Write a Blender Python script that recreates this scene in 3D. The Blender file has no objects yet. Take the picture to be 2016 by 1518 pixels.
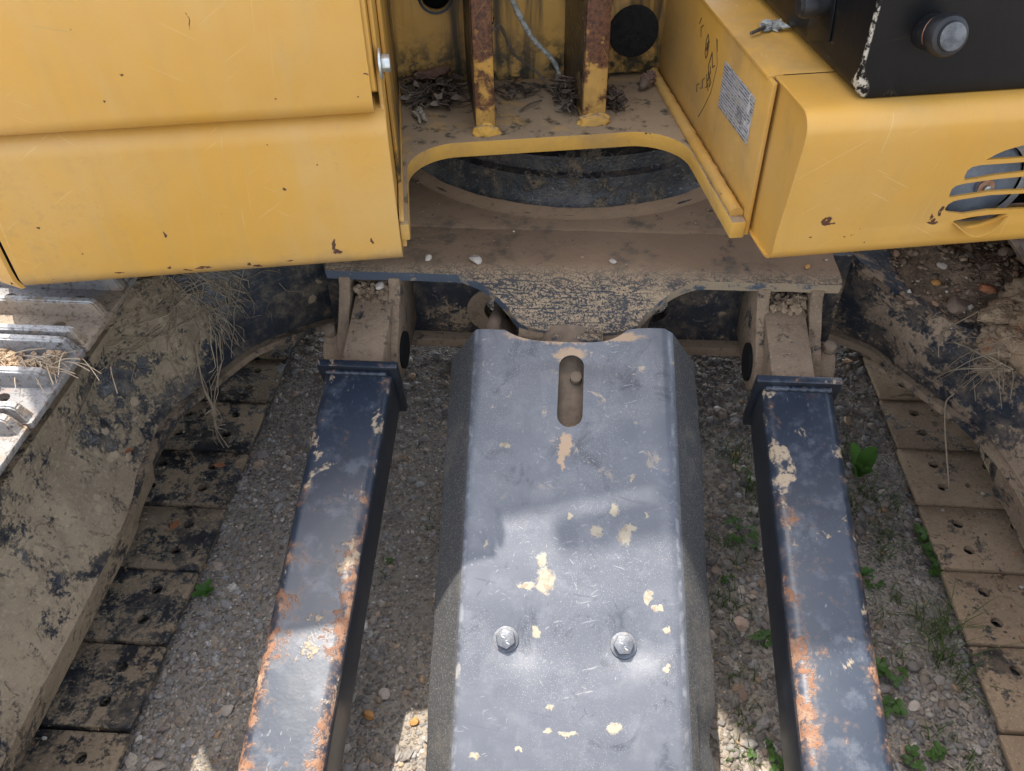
import bpy, bmesh, math, random
import numpy as np
from mathutils import Vector, Matrix, noise as mnoise
R = math.radians
rng = random.Random(7)
nrs = np.random.RandomState(11)
scene = bpy.context.scene
col = scene.collection

# ------------------------------------------------------------------ camera
CAM_H = 1.30
pitch, yaw, roll = R(42.19), R(-5.16), R(-1.33)
f0 = Vector((math.sin(yaw), math.cos(yaw), 0)); r0 = Vector((math.cos(yaw), -math.sin(yaw), 0)); up = Vector((0, 0, 1))
fw = f0*math.cos(pitch) - up*math.sin(pitch)
uu = up*math.cos(pitch) + f0*math.sin(pitch)
rr = r0*math.cos(roll) + uu*math.sin(roll)
u2 = uu*math.cos(roll) - r0*math.sin(roll)
cd = bpy.data.cameras.new('camera'); cam = bpy.data.objects.new('camera', cd); col.objects.link(cam)
cam.matrix_world = Matrix(((rr.x, u2.x, -fw.x, 0), (rr.y, u2.y, -fw.y, 0), (rr.z, u2.z, -fw.z, CAM_H), (0, 0, 0, 1)))
cd.sensor_fit = 'HORIZONTAL'; cd.sensor_width = 36; cd.lens = 36*1658.6/2016
cd.clip_start = .02; cd.clip_end = 500
scene.camera = cam

# ------------------------------------------------------------------ light
SUN_EL, SUN_AZ = 73, 35            # azimuth measured from +Y towards -X
w = bpy.data.worlds.new('World'); scene.world = w; w.use_nodes = True
nt = w.node_tree; bg = nt.nodes['Background']
sky = nt.nodes.new('ShaderNodeTexSky'); sky.sky_type = 'NISHITA'; sky.sun_disc = False
sky.sun_elevation = R(SUN_EL); sky.sun_rotation = R(-SUN_AZ); sky.dust_density = 2.0; sky.air_density = 1.0; sky.ozone_density = 1.0
hs = nt.nodes.new('ShaderNodeHueSaturation'); hs.inputs['Saturation'].default_value = .50   # sky colour desaturated so the ambient is less blue
nt.links.new(sky.outputs[0], hs.inputs['Color']); nt.links.new(hs.outputs[0], bg.inputs['Color'])
bg.inputs['Strength'].default_value = .15
sl = bpy.data.lights.new('sun', 'SUN'); sl.energy = 2.1; sl.angle = R(.55); sl.color = (1, .94, .85)
so = bpy.data.objects.new('sun', sl); col.objects.link(so)
sv = Vector((-math.sin(R(SUN_AZ))*math.cos(R(SUN_EL)), math.cos(R(SUN_AZ))*math.cos(R(SUN_EL)), math.sin(R(SUN_EL))))
so.rotation_euler = (-sv).to_track_quat('-Z', 'Y').to_euler(); so.location = sv*8
vs = scene.view_settings; vs.view_transform = 'Standard'; vs.look = 'None'; vs.exposure = 1.88; vs.gamma = 1
scene.render.engine = 'CYCLES'
scene.cycles.max_bounces = 5; scene.cycles.diffuse_bounces = 3; scene.cycles.glossy_bounces = 2

# ------------------------------------------------------------------ node helper
class NG:
    def __init__(s, name, coord='Object', rnd=False):
        s.m = bpy.data.materials.new(name); s.m.use_nodes = True
        s.t = s.m.node_tree; s.n = s.t.nodes; s.b = s.n['Principled BSDF']
        tc = s.n.new('ShaderNodeTexCoord'); s.vec = tc.outputs[coord]
        if rnd:
            oi = s.n.new('ShaderNodeObjectInfo')
            c = s.n.new('ShaderNodeCombineXYZ')
            for k in range(3):
                q = s.math('MULTIPLY', oi.outputs['Random'], 7.3+5.1*k); s.l(q, c.inputs[k])
            a = s.n.new('ShaderNodeVectorMath'); a.operation = 'ADD'; s.l(s.vec, a.inputs[0]); s.l(c.outputs[0], a.inputs[1])
            s.base = s.vec; s.vec = a.outputs[0]; s.random = oi.outputs['Random']
        else: s.base = s.vec
    def l(s, a, b): s.t.links.new(a, b)
    def put(s, sock, v):
        if v is None: return
        if isinstance(v, bpy.types.NodeSocket): s.l(v, sock)
        elif isinstance(v, (tuple, list)):
            sock.default_value = tuple(v)+(1,) if len(v) == 3 and len(sock.default_value) == 4 else tuple(v)
        else: sock.default_value = v
    def map(s, scale=(1, 1, 1), rot=(0, 0, 0), vec=None):
        n = s.n.new('ShaderNodeMapping'); n.inputs['Scale'].default_value = scale; n.inputs['Rotation'].default_value = rot
        s.l(vec or s.vec, n.inputs['Vector']); return n.outputs[0]
    def noise(s, scale, detail=6, rough=.6, dist=0, vec=None, color=False):
        n = s.n.new('ShaderNodeTexNoise'); n.inputs['Scale'].default_value = scale; n.inputs['Detail'].default_value = min(detail, 4.5)
        n.inputs['Roughness'].default_value = rough; n.inputs['Distortion'].default_value = dist
        s.l(vec or s.vec, n.inputs['Vector']); return n.outputs['Color' if color else 'Fac']
    def vor(s, scale, feature='F1', rnd=1, vec=None, out='Distance'):
        n = s.n.new('ShaderNodeTexVoronoi'); n.feature = feature; n.inputs['Scale'].default_value = scale
        n.inputs['Randomness'].default_value = rnd; s.l(vec or s.vec, n.inputs['Vector']); return n.outputs[out]
    def warp(s, scale, amount, vec=None):
        nc = s.noise(scale, 3, .5, vec=vec, color=True)
        a = s.n.new('ShaderNodeVectorMath'); a.operation = 'SUBTRACT'; s.l(nc, a.inputs[0]); a.inputs[1].default_value = (.5, .5, .5)
        b = s.n.new('ShaderNodeVectorMath'); b.operation = 'SCALE'; s.l(a.outputs[0], b.inputs[0]); b.inputs['Scale'].default_value = amount
        c = s.n.new('ShaderNodeVectorMath'); c.operation = 'ADD'; s.l(vec or s.vec, c.inputs[0]); s.l(b.outputs[0], c.inputs[1])
        return c.outputs[0]
    def math(s, op, a, b=None, clamp=False):
        n = s.n.new('ShaderNodeMath'); n.operation = op; n.use_clamp = clamp; s.put(n.inputs[0], a); s.put(n.inputs[1], b); return n.outputs[0]
    def step(s, v, lo, hi):
        n = s.n.new('ShaderNodeMapRange'); n.interpolation_type = 'SMOOTHSTEP'
        s.put(n.inputs[0], v); n.inputs[1].default_value = lo; n.inputs[2].default_value = hi
        if lo > hi: n.inputs[1].default_value = hi; n.inputs[2].default_value = lo; n.inputs[3].default_value = 1; n.inputs[4].default_value = 0
        return n.outputs[0]
    def mix(s, f, a, b):
        n = s.n.new('ShaderNodeMix'); n.data_type = 'RGBA'; s.put(n.inputs[0], f); s.put(n.inputs[6], a); s.put(n.inputs[7], b); return n.outputs[2]
    def ramp(s, f, stops):
        n = s.n.new('ShaderNodeValToRGB'); e = n.color_ramp.elements
        while len(e) < len(stops): e.new(.5)
        for q, (p, c) in zip(e, stops): q.position = p; q.color = tuple(c)+(1,)
        s.l(f, n.inputs[0]); return n.outputs[0]
    def sep(s, vec=None):
        n = s.n.new('ShaderNodeSeparateXYZ'); s.l(vec or s.base, n.inputs[0]); return n.outputs
    def normal_z(s):
        g = s.n.new('ShaderNodeNewGeometry'); n = s.n.new('ShaderNodeSeparateXYZ'); s.l(g.outputs['True Normal'], n.inputs[0]); return n.outputs[2]
    def island(s):
        g = s.n.new('ShaderNodeNewGeometry'); return g.outputs['Random Per Island']
    def edge(s, radius=.004):
        b = s.n.new('ShaderNodeBevel'); b.samples = 4; b.inputs['Radius'].default_value = radius
        g = s.n.new('ShaderNodeNewGeometry'); d = s.n.new('ShaderNodeVectorMath'); d.operation = 'DOT_PRODUCT'
        s.l(b.outputs[0], d.inputs[0]); s.l(g.outputs['Normal'], d.inputs[1])
        return s.step(d.outputs['Value'], .99, .90)
    def spots(s, pts, warpv, plane='xy'):
        """mask of separately placed stains: (x, y, radius_x, radius_y)"""
        o = None
        for x, y, rx, ry in pts:
            a = s.n.new('ShaderNodeVectorMath'); a.operation = 'SUBTRACT'; s.l(warpv, a.inputs[0]); a.inputs[1].default_value = (x, y, 0) if plane == 'xy' else (x, 0, y)
            b = s.n.new('ShaderNodeVectorMath'); b.operation = 'MULTIPLY'; s.l(a.outputs[0], b.inputs[0]); b.inputs[1].default_value = (1/rx, 1/ry, 0) if plane == 'xy' else (1/rx, 0, 1/ry)
            c = s.n.new('ShaderNodeVectorMath'); c.operation = 'LENGTH'; s.l(b.outputs[0], c.inputs[0])
            d = s.step(c.outputs['Value'], 1.35, .25)
            o = d if o is None else s.math('MAXIMUM', o, d)
        return o
    def done(s, color, rough=.5, metal=0, bump=None, bstr=.3, bdist=.002, spec=.5, coat=None):
        s.put(s.b.inputs['Base Color'], color); s.put(s.b.inputs['Roughness'], rough); s.put(s.b.inputs['Metallic'], metal)
        s.b.inputs['Specular IOR Level'].default_value = spec
        if coat: s.b.inputs['Coat Weight'].default_value = coat; s.b.inputs['Coat Roughness'].default_value = .25
        if bump is not None:
            n = s.n.new('ShaderNodeBump'); n.inputs['Strength'].default_value = bstr; n.inputs['Distance'].default_value = bdist
            s.l(bump, n.inputs['Height']); s.l(n.outputs[0], s.b.inputs['Normal'])
        return s.m

MUD = (.36, .262, .165); MUD2 = (.145, .10, .062)
def scratches(g, scale=1, rot=0, plane='xy', thr=.70, angs=(.25, -.9, 1.35)):
    """hairline scratches: filaments of strongly stretched noise lying in the surface"""
    o = None
    for k, a in enumerate(angs):
        e = (0, 0, a+rot) if plane == 'xy' else (0, a+rot, 0)
        sc = (300*scale, 7*scale, 300*scale) if plane == 'xy' else (300*scale, 40, 7*scale)
        v = g.map((1, 1, 1), e); v = g.map(sc, (0, 0, 0), v)
        m = g.step(g.noise(1, 1, .5, 0, vec=v), thr, thr+.05)
        o = m if o is None else g.math('MAXIMUM', o, m)
    return g.math('MULTIPLY', o, g.step(g.noise(5+rot, 2), .42, .62))

def mat_yellow(name, dirt=.25, stain=0, rust_z=None, chips=.5, dusty=.3, marks=None):
    g = NG(name)
    c = g.mix(g.noise(3.5, 4), (.525, .274, .042), (.585, .316, .060))
    c = g.mix(g.math('MULTIPLY', g.step(g.noise(2.2, 7, .62, .6), .40, .72), dusty), c, (.53, .37, .175))
    c = g.mix(g.math('MULTIPLY', g.step(g.noise(30, 4, .6, vec=g.map((1, 1, .18))), .52, .72), dusty*.35), c, (.50, .36, .17))
    c = g.mix(g.math('MULTIPLY', scratches(g, .8, 0, 'xz', .735), .4), c, (.40, .26, .10))
    c = g.mix(g.math('MULTIPLY', scratches(g, .9, .8, 'xz', .715), .30), c, (.70, .50, .24))
    c = g.mix(g.math('MULTIPLY', g.step(g.noise(1, 3, .6, vec=g.map((34, 34, 2.2))), .50, .74), .14), c, (.38, .245, .09))
    c = g.mix(g.math('MULTIPLY', g.step(g.noise(260, 3, .7), .52, .72), .13), c, (.36, .235, .09))
    c = g.mix(g.math('MULTIPLY', g.math('MULTIPLY', g.step(g.noise(75, 3, .7), .53, .64), g.step(g.noise(3.1, 3), .50, .68)), .24), c, (.30, .205, .10))
    if dirt: c = g.mix(g.math('MULTIPLY', g.step(g.noise(7, 8, .65), .46, .75), dirt), c, (.20, .14, .08))
    if marks:
        gz_ = g.step(g.math('ADD', g.sep()[2], g.math('MULTIPLY', g.math('SUBTRACT', g.noise(24, 4, .7), .5), .05)), .690, .655); c = g.mix(g.math('MULTIPLY', gz_, .6), c, (.27, .19, .105))
    if stain:
        v = g.map((26, 26, 2.4)); st = g.step(g.noise(1, 6, .62, .3, vec=v), .42, .62)
        st = g.math('MULTIPLY', st, stain); c = g.mix(st, c, (.045, .035, .022))
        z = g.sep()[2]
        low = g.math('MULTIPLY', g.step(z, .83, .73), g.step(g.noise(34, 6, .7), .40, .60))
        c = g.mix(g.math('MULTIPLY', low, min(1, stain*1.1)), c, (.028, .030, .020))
    if rust_z is not None:
        z = g.sep()[2]
        rm = g.math('ADD', g.math('MULTIPLY', g.math('SUBTRACT', z, rust_z), 6), g.math('MULTIPLY', g.math('SUBTRACT', g.noise(26, 8, .7), .5), 2.6))
        rc = g.mix(g.step(g.noise(150, 4, .75), .35, .65), (.055, .024, .018), (.17, .072, .034)); rc = g.mix(g.step(g.noise(55, 4, .7), .58, .66), rc, (.33, .17, .045)); rc = g.mix(g.math('MULTIPLY', scratches(g, 1.6, .2, 'xz', .71), .5), rc, (.36, .21, .06))
        c = g.mix(g.step(rm, -.1, .25), c, rc)
        c = g.mix(g.step(g.noise(120, 3, .6), .66, .72), c, (.10, .045, .02))
    ch = g.step(g.noise(42, 2, .5, .4), .735, .765); ch = g.math('MULTIPLY', ch, g.step(g.noise(5, 2), .48, .60))
    tiny = g.step(g.vor(38), .055, .03); tiny = g.math('MULTIPLY', tiny, g.step(g.noise(9, 2), .52, .58))
    ch = g.math('MAXIMUM', ch, tiny)
    c = g.mix(g.math('MULTIPLY', ch, chips), c, (.075, .03, .016))
    if marks:
        mk = g.step(g.math('MULTIPLY', g.spots(marks, g.warp(120, .010, g.warp(35, .008)), 'xz'), g.step(g.noise(160, 3, .6), .30, .46)), .25, .6); c = g.mix(mk, c, (.085, .036, .022))
    rough = g.math('ADD', .34, g.math('MULTIPLY', g.noise(12, 6), .22))
    return g.done(c, rough, 0, g.math('ADD', g.noise(6, 3), g.math('MULTIPLY', g.noise(190, 3), .035)), .22, .014, .45)

def mat_mudpaint(name, amount=.5, paint=(.014, .017, .022), mud=MUD, scale=9, fine=45, spots=0, rough=.55, rnd=False, xgrad=None, scr=.5):
    g = NG(name, rnd=rnd)
    big = g.noise(scale, 9, .66, .35); small = g.noise(fine, 6, .72); grain = g.noise(fine*4.5, 3, .7)
    f = g.math('ADD', big, g.math('ADD', g.math('MULTIPLY', g.math('SUBTRACT', small, .5), .62), g.math('MULTIPLY', g.math('SUBTRACT', grain, .5), .34)))
    th = .5 - (amount-.5)*.50
    if xgrad: f = g.math('ADD', f, g.math('MULTIPLY', g.math('SUBTRACT', g.step(g.math('ABSOLUTE', g.sep()[0]), xgrad[0], xgrad[1]), .5), xgrad[2]))
    if xgrad and len(xgrad) > 3: f = g.math('SUBTRACT', f, g.math('MULTIPLY', g.step(g.sep()[1], .80, 1.05), xgrad[3]))
    m = g.step(f, th-.045, th+.05)
    mc = g.mix(g.step(g.noise(4.3, 6, .6), .35, .65), mud, tuple(q*.68 for q in mud)); mc = g.mix(g.step(g.noise(70, 5, .7), .5, .72), mc, tuple(q*.55 for q in mud))
    mc = g.mix(g.math('MULTIPLY', g.step(grain, .54, .66), .5), mc, tuple(q*1.25 for q in mud))
    mc = g.mix(g.math('MULTIPLY', g.step(g.noise(26, 4, .7, 1.2), .62, .67), .8), mc, tuple(q*.35 for q in mud))
    pc = g.mix(g.noise(18, 5), paint, tuple(q*2.3+.004 for q in paint))
    pc = g.mix(g.math('MULTIPLY', scratches(g, .6, .3, 'xy', .68), scr), pc, (.20, .19, .17))
    # thin film of dust over the bare paint
    pc = g.mix(g.math('MULTIPLY', g.step(g.noise(22, 8, .7), .42, .75), .45), pc, mud)
    c = g.mix(m, pc, mc); hgt = m
    if spots:
        sp = g.step(g.vor(spots, rnd=1, vec=g.warp(30, .02)), .24, .19)
        sp = g.math('MULTIPLY', sp, g.step(g.noise(11, 2), .53, .57)); c = g.mix(g.math('MULTIPLY', sp, .8), c, tuple(q*1.08 for q in mud)); hgt = g.math('MAXIMUM', m, sp)
    ro = g.mix(m, (rough*.62,)*3, (.93,)*3)
    hb = g.math('ADD', g.math('MULTIPLY', hgt, .45), g.math('ADD', g.math('MULTIPLY', small, .8), g.math('MULTIPLY', grain, .3)))
    return g.done(c, ro, 0, hb, .6, .006, .5)

def mat_plain(name, a, b, scale=20, rough=.8, metal=0, bstr=.4, bdist=.003, spec=.4, rnd=False, detail=7, extra=None):
    g = NG(name, rnd=rnd); n = g.noise(scale, detail, .65)
    c = g.mix(g.step(n, .3, .7), a, b)
    if extra: c = g.mix(g.step(g.noise(scale*3.7, 5, .7), .56, .70), c, extra)
    return g.done(c, rough, metal, g.noise(scale*2.5, 8, .7), bstr, bdist, spec)

M = {}
M['yellow'] = mat_yellow('yellow_paint', dirt=.10, chips=.9)
LMK = [(-.3145, .693, .0035, .010), (-.3105, .683, .008, .0035), (-.2677, .6959, .002, .0055), (-.3624, .7805, .003, .003), (-.4199, .6697, .007, .002), (-.429, .674, .003, .002), (-.487, .6735, .012, .002), (-.507, .671, .006, .002), (-.528, .679, .004, .0025),
       (-.592, .676, .006, .0015), (-.5205, .728, .0015, .006), (-.666, .7508, .0025, .003), (-.3764, .6735, .006, .0015), (-.2423, .922, .003, .0015), (-.256, .8964, .0015, .0015), (-.4178, .989, .0008, .010), (-.345, .9, .0015, .0015), (-.502, .9395, .0015, .002), (-.53, .9096, .0018, .002)]
RMK = [(.3041, .7582, .007, .006), (.3075, .753, .010, .002), (.4423, .7607, .003, .008), (.4397, .7418, .009, .0025), (.4390, .744, .0025, .006), (.4352, .7514, .0015, .006), (.2894, .7353, .002, .0012), (.3322, .733, .003, .0015), (.3415, .7336, .004, .0012)]
M['yellow_l'] = mat_yellow('yellow_paint_left', dirt=.10, chips=.9, dusty=.42, marks=LMK)
M['yellow_r'] = mat_yellow('yellow_paint_right', dirt=.10, chips=.9, marks=RMK)
M['yellow_in'] = mat_yellow('yellow_paint_grimy', dirt=.8, stain=.95, chips=.8, dusty=.25)
M['yellow_wall'] = mat_yellow('yellow_paint_dusty', dirt=.45, chips=.9, dusty=.4)
M['rib'] = mat_yellow('yellow_paint_rusting', dirt=.35, stain=.25, rust_z=.775, chips=.9)
def mat_rib_side():
    return mat_mudpaint('rib_side_grime', .35, (.018, .013, .008), (.16, .10, .04), 14, 60)
M['rib_side'] = mat_rib_side()
def mat_floor():
    g = NG('floor_plate_dirt'); up_ = g.step(g.normal_z(), .6, .9)
    d = g.mix(g.noise(9, 8, .65), (.19, .14, .09), (.36, .255, .15)); d = g.mix(g.step(g.noise(28, 6, .7), .52, .66), d, (.06, .05, .035))
    y = g.mix(g.noise(6, 5), (.50, .27, .045), (.60, .36, .09)); y = g.mix(g.step(g.noise(40, 4, .6), .66, .70), y, (.08, .045, .025))
    y = g.mix(g.math('MULTIPLY', g.step(g.noise(10, 7, .6), .45, .7), .55), y, (.25, .17, .09))
    f = g.math('MULTIPLY', up_, g.step(g.math('ADD', g.noise(16, 6, .7), g.math('MULTIPLY', g.noise(4, 2), .4)), .38, .62))
    f = g.math('MAXIMUM', f, g.math('MULTIPLY', up_, .72))
    return g.done(g.mix(f, y, d), .88, 0, g.noise(55, 8, .7), .45, .004, .3)
M['floor'] = mat_floor()
def mat_deck():
    g = NG('deck_dried_mud'); p = g.sep()
    c = g.mix(g.noise(4.5, 9, .62, .5), (.245, .158, .096), (.38, .255, .158)); c = g.mix(g.step(g.noise(16, 8, .7), .5, .74), c, (.14, .11, .08))
    ry = g.step(p[1], 1.245, 1.175)                       # scuffed towards the front edge
    s1 = None
    for a_ in (.2, -.5, 1.0, 1.57, -1.1):
        v = g.map((340, 12, 340), (0, 0, 0), g.map((1, 1, 1), (0, 0, a_), g.warp(14, .018))); q_ = g.step(g.noise(1, 2, .55, 0, vec=v), .565, .625); s1 = q_ if s1 is None else g.math('MAXIMUM', s1, q_)
    s2 = s1; s1 = g.math('MULTIPLY', s1, g.step(g.noise(9, 3), .30, .48))
    patch = g.math('MULTIPLY', g.step(g.noise(18, 8, .72, .2), .56, .66), g.step(g.noise(120, 3, .7), .38, .52))
    f = g.math('MULTIPLY', ry, g.math('MAXIMUM', g.math('MULTIPLY', s1, .95), patch))
    f2 = g.math('MULTIPLY', g.math('MULTIPLY', g.step(g.noise(13, 8, .72, .3), .60, .68), g.step(g.noise(90, 3, .7), .42, .54)), .8)
    f = g.math('MAXIMUM', f, f2)
    c = g.mix(g.math('MULTIPLY', ry, .55), c, (.44, .34, .215))
    c = g.mix(f, c, (.026, .032, .042))
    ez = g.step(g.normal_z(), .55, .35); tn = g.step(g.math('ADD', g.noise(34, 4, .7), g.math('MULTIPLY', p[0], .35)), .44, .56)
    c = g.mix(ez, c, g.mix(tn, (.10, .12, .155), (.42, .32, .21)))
    return g.done(c, g.mix(f, (.9,)*3, (.5,)*3), 0, g.math('ADD', g.noise(40, 8, .7), g.math('MULTIPLY', g.math('SUBTRACT', 1, f), .5)), .45, .004, .35)
M['deck'] = mat_deck()
M['under'] = mat_mudpaint('black_paint_splashed', .24, spots=16)
M['under_brown'] = mat_mudpaint('black_paint_caked', .80, mud=(.34, .24, .155))
M['flange'] = mat_mudpaint('flange_scuffed', .62, mud=(.36, .26, .17), scale=16, fine=60)
M['leg'] = mat_mudpaint('leg_black_paint', .40, spots=13, scale=7)
M['frame'] = mat_mudpaint('left_frame_caked', .52, mud=(.39, .30, .195), scale=6, fine=38, spots=24, xgrad=(.58, .74, .17, .085))
M['leg_r'] = mat_mudpaint('right_frame_smeared', .60, mud=(.32, .23, .155), scale=8, fine=30, xgrad=(.66, .80, .22))
M['shoe_low'] = mat_mudpaint('shoe_inside_muddy', .50, paint=(.014, .016, .019), mud=(.36, .27, .175), scale=11, fine=40, spots=14, rnd=True)
M['shoe_low_r'] = mat_mudpaint('shoe_inside_caked', .80, paint=(.020, .020, .021), mud=(.40, .285, .18), scale=8, fine=40, rnd=True)
def mat_steel():
    g = NG('worn_track_steel', rnd=True)
    c = g.mix(g.noise(14, 8, .65), (.13, .13, .135), (.32, .30, .28)); c = g.mix(g.step(g.noise(9, 8, .7), .52, .66), c, (.24, .175, .12))
    c = g.mix(g.step(g.noise(26, 7, .7), .60, .70), c, (.28, .12, .055)); c = g.mix(g.step(g.noise(90, 4), .62, .7), c, (.06, .05, .045))
    c = g.mix(g.math('MULTIPLY', g.step(g.noise(6, 5, .6), .46, .58), .8), c, (.30, .225, .15))
    pol = g.math('MULTIPLY', g.step(g.sep()[2], .0195, .0225), g.step(g.noise(40, 4, .65), .36, .56)); c = g.mix(pol, c, (.42, .41, .40))
    c = g.mix(g.math('MULTIPLY', g.step(g.noise(150, 3, .7), .52, .64), .7), c, (.10, .075, .055))
    return g.done(c, g.math('ADD', .42, g.math('MULTIPLY', g.noise(20, 5), .4)), .2, g.math('ADD', g.noise(50, 7, .7), g.math('MULTIPLY', g.noise(190, 3, .7), .4)), .8, .004, .5)
M['steel'] = mat_steel()
def mat_arm():
    g = NG('arm_black_paint_rusting'); p = g.sep()
    c = g.mix(g.noise(9, 8, .66), (.013, .019, .030), (.036, .048, .070))
    c = g.mix(g.math('MULTIPLY', g.step(g.noise(26, 8, .7), .50, .70), .75), c, (.088, .100, .122))
    c = g.mix(g.math('MULTIPLY', scratches(g, .8, .1, 'xy', .735, (.02, -.10, .35)), .55), c, (.26, .265, .275))
    c = g.mix(g.math('MULTIPLY', g.step(g.vor(230), .12, .05), g.step(g.noise(8, 2), .52, .62)), c, (.22, .20, .165))
    ax = g.math('ABSOLUTE', g.math('SUBTRACT', g.math('ABSOLUTE', g.math('SUBTRACT', p[0], .011)), .361))
    edge = g.step(ax, .024, .049)
    near = g.step(p[1], 1.02, .52)
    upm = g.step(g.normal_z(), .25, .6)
    rn = g.math('ADD', g.math('ADD', g.math('MULTIPLY', g.noise(22, 5, .7, .3), .72), g.math('MULTIPLY', g.noise(120, 4, .7), .28)), g.math('ADD', g.math('MULTIPLY', edge, g.math('ADD', .012, g.math('MULTIPLY', near, .092))), g.math('MULTIPLY', near, .048)))
    rm = g.math('MULTIPLY', g.math('MULTIPLY', g.step(rn, .635, .685), upm), g.step(g.noise(260, 2, .6), .30, .48))
    rc = g.mix(g.noise(190, 3, .7), (.14, .062, .035), (.33, .165, .088)); rc = g.mix(g.math('MULTIPLY', g.step(g.noise(45, 3), .45, .65), .45), rc, (.36, .25, .17))
    c = g.mix(g.math('MULTIPLY', g.math('MULTIPLY', g.step(rn, .56, .66), upm), .6), c, (.13, .085, .065))
    c = g.mix(rm, c, rc)
    tn = g.math('ADD', g.noise(19, 8, .70, .25, vec=g.map((1, .7, 1))), g.math('ADD', g.math('MULTIPLY', g.step(p[1], .65, 1.02), .055), g.math('MULTIPLY', edge, .055)))
    tm = g.math('MULTIPLY', g.math('MULTIPLY', g.step(tn, .640, .700), upm), g.step(g.noise(150, 3, .6), .32, .50)); c = g.mix(tm, c, g.mix(g.noise(60, 3), (.44, .34, .225), (.34, .25, .16)))
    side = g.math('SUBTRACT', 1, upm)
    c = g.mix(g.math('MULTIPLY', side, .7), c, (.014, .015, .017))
    ro = g.mix(g.math('MAXIMUM', rm, tm), (.33,)*3, (.9,)*3)
    h = g.math('ADD', g.math('MULTIPLY', g.math('MAXIMUM', rm, tm), .5), g.math('MULTIPLY', g.noise(30, 7, .65), .4))
    return g.done(c, ro, 0, h, .35, .003, .55)
M['arm'] = mat_arm()
GSPOT = [(-.022, .714, .016, .022), (-.028, .742, .008, .012), (-.05, .708, .016, .006), (.091, .778, .012, .016), (.098, .790, .012, .006), (.050, .784, .012, .010), (.076, .815, .009, .011),
         (.126, .701, .007, .010), (.140, .688, .012, .004), (.010, .803, .005, .009), (.125, .809, .005, .006), (-.114, .758, .004, .007), (-.140, .597, .005, .012),
         (-.010, .558, .009, .004), (.080, .540, .014, .007), (-.011, .532, .008, .005), (.018, .530, .014, .004), (-.107, .498, .010, .006), (-.049, .508, .007, .005), (.100, .859, .004, .009),
         (-.033, .652, .006, .010), (.150, .615, .006, .006), (.152, .660, .005, .006), (-.095, .900, .012, .006)]
def mat_guard():
    g = NG('guard_scuffed_paint'); p = g.sep()
    c = g.mix(g.noise(7, 9, .62, .4), (.076, .083, .098), (.134, .142, .162))
    c = g.mix(g.math('MULTIPLY', g.step(g.noise(20, 9, .72, .2), .46, .68), .40), c, (.185, .190, .205))
    c = g.mix(g.math('MULTIPLY', g.step(g.noise(12, 8, .7, .8), .55, .70), .7), c, (.036, .042, .053))
    c = g.mix(g.math('MULTIPLY', scratches(g, .9, 0, 'xy', .725, (.17, 1.25, -.62, .83, -1.1)), .5), c, (.34, .34, .34))
    c = g.mix(g.math('MULTIPLY', scratches(g, .45, .4, 'xy', .71), .5), c, (.06, .065, .075))
    sp = g.math('MULTIPLY', g.step(g.vor(420), .26, .12), g.step(g.noise(6, 4), .38, .60)); c = g.mix(g.math('MULTIPLY', sp, .7), c, (.36, .345, .31))
    wv = g.warp(70, .016, g.warp(190, .008))
    spot = g.step(g.math('ADD', g.spots(GSPOT, wv), g.math('MULTIPLY', g.math('SUBTRACT', g.noise(170, 4, .7), .5), 1.1)), .34, .80); spot = g.math('MULTIPLY', spot, .68); c = g.mix(spot, c, g.mix(g.step(g.noise(90, 4), .5, .6), (.47, .40, .27), (.36, .27, .165)))
    # tan mud dried round the slot, below it and along the top lip
    lip = g.spots([(-.02, 1.072, .10, .013), (.06, 1.074, .07, .010), (-.001, .903, .013, .022), (-.004, .880, .006, .016), (0, 1.045, .03, .014)], wv)
    c = g.mix(g.math('MULTIPLY', g.step(g.math('ADD', lip, g.math('MULTIPLY', g.math('SUBTRACT', g.noise(110, 4, .7), .5), 1.2)), .25, .75), .9), c, (.38, .255, .15))
    tan = g.math('MULTIPLY', g.step(g.noise(24, 9, .72, .6), .62, .68), g.step(p[1], .72, 1.02)); c = g.mix(g.math('MULTIPLY', tan, .75), c, (.37, .29, .19))
    # side flanges: darker, gritty
    nz = g.step(g.normal_z(), .78, .56); gr = g.mix(g.step(g.noise(380, 3, .7), .48, .74), (.055, .055, .056), (.20, .185, .16))
    gr = g.mix(g.math('MULTIPLY', g.step(g.noise(14, 8, .7), .5, .7), .5), gr, (.17, .15, .12)); c = g.mix(nz, c, gr)
    xx = g.math('SUBTRACT', p[0], g.math('MULTIPLY', g.math('SUBTRACT', 1.19, p[1]), .0305))
    ed = g.step(g.math('ABSOLUTE', g.math('SUBTRACT', g.math('ABSOLUTE', xx), .157)), .0050, .0008)
    c = g.mix(g.math('MULTIPLY', ed, g.step(g.noise(45, 5), .42, .66)), c, (.24, .245, .26))
    ro = g.mix(g.math('MAXIMUM', spot, nz), (.36,)*3, (.8,)*3)
    h = g.math('ADD', g.math('MULTIPLY', spot, .6), g.math('ADD', g.math('MULTIPLY', g.noise(300, 4), .12), g.math('MULTIPLY', g.noise(14, 4), .6)))
    return g.done(c, ro, .15, h, .3, .003, .5)
M['guard'] = mat_guard()
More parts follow.
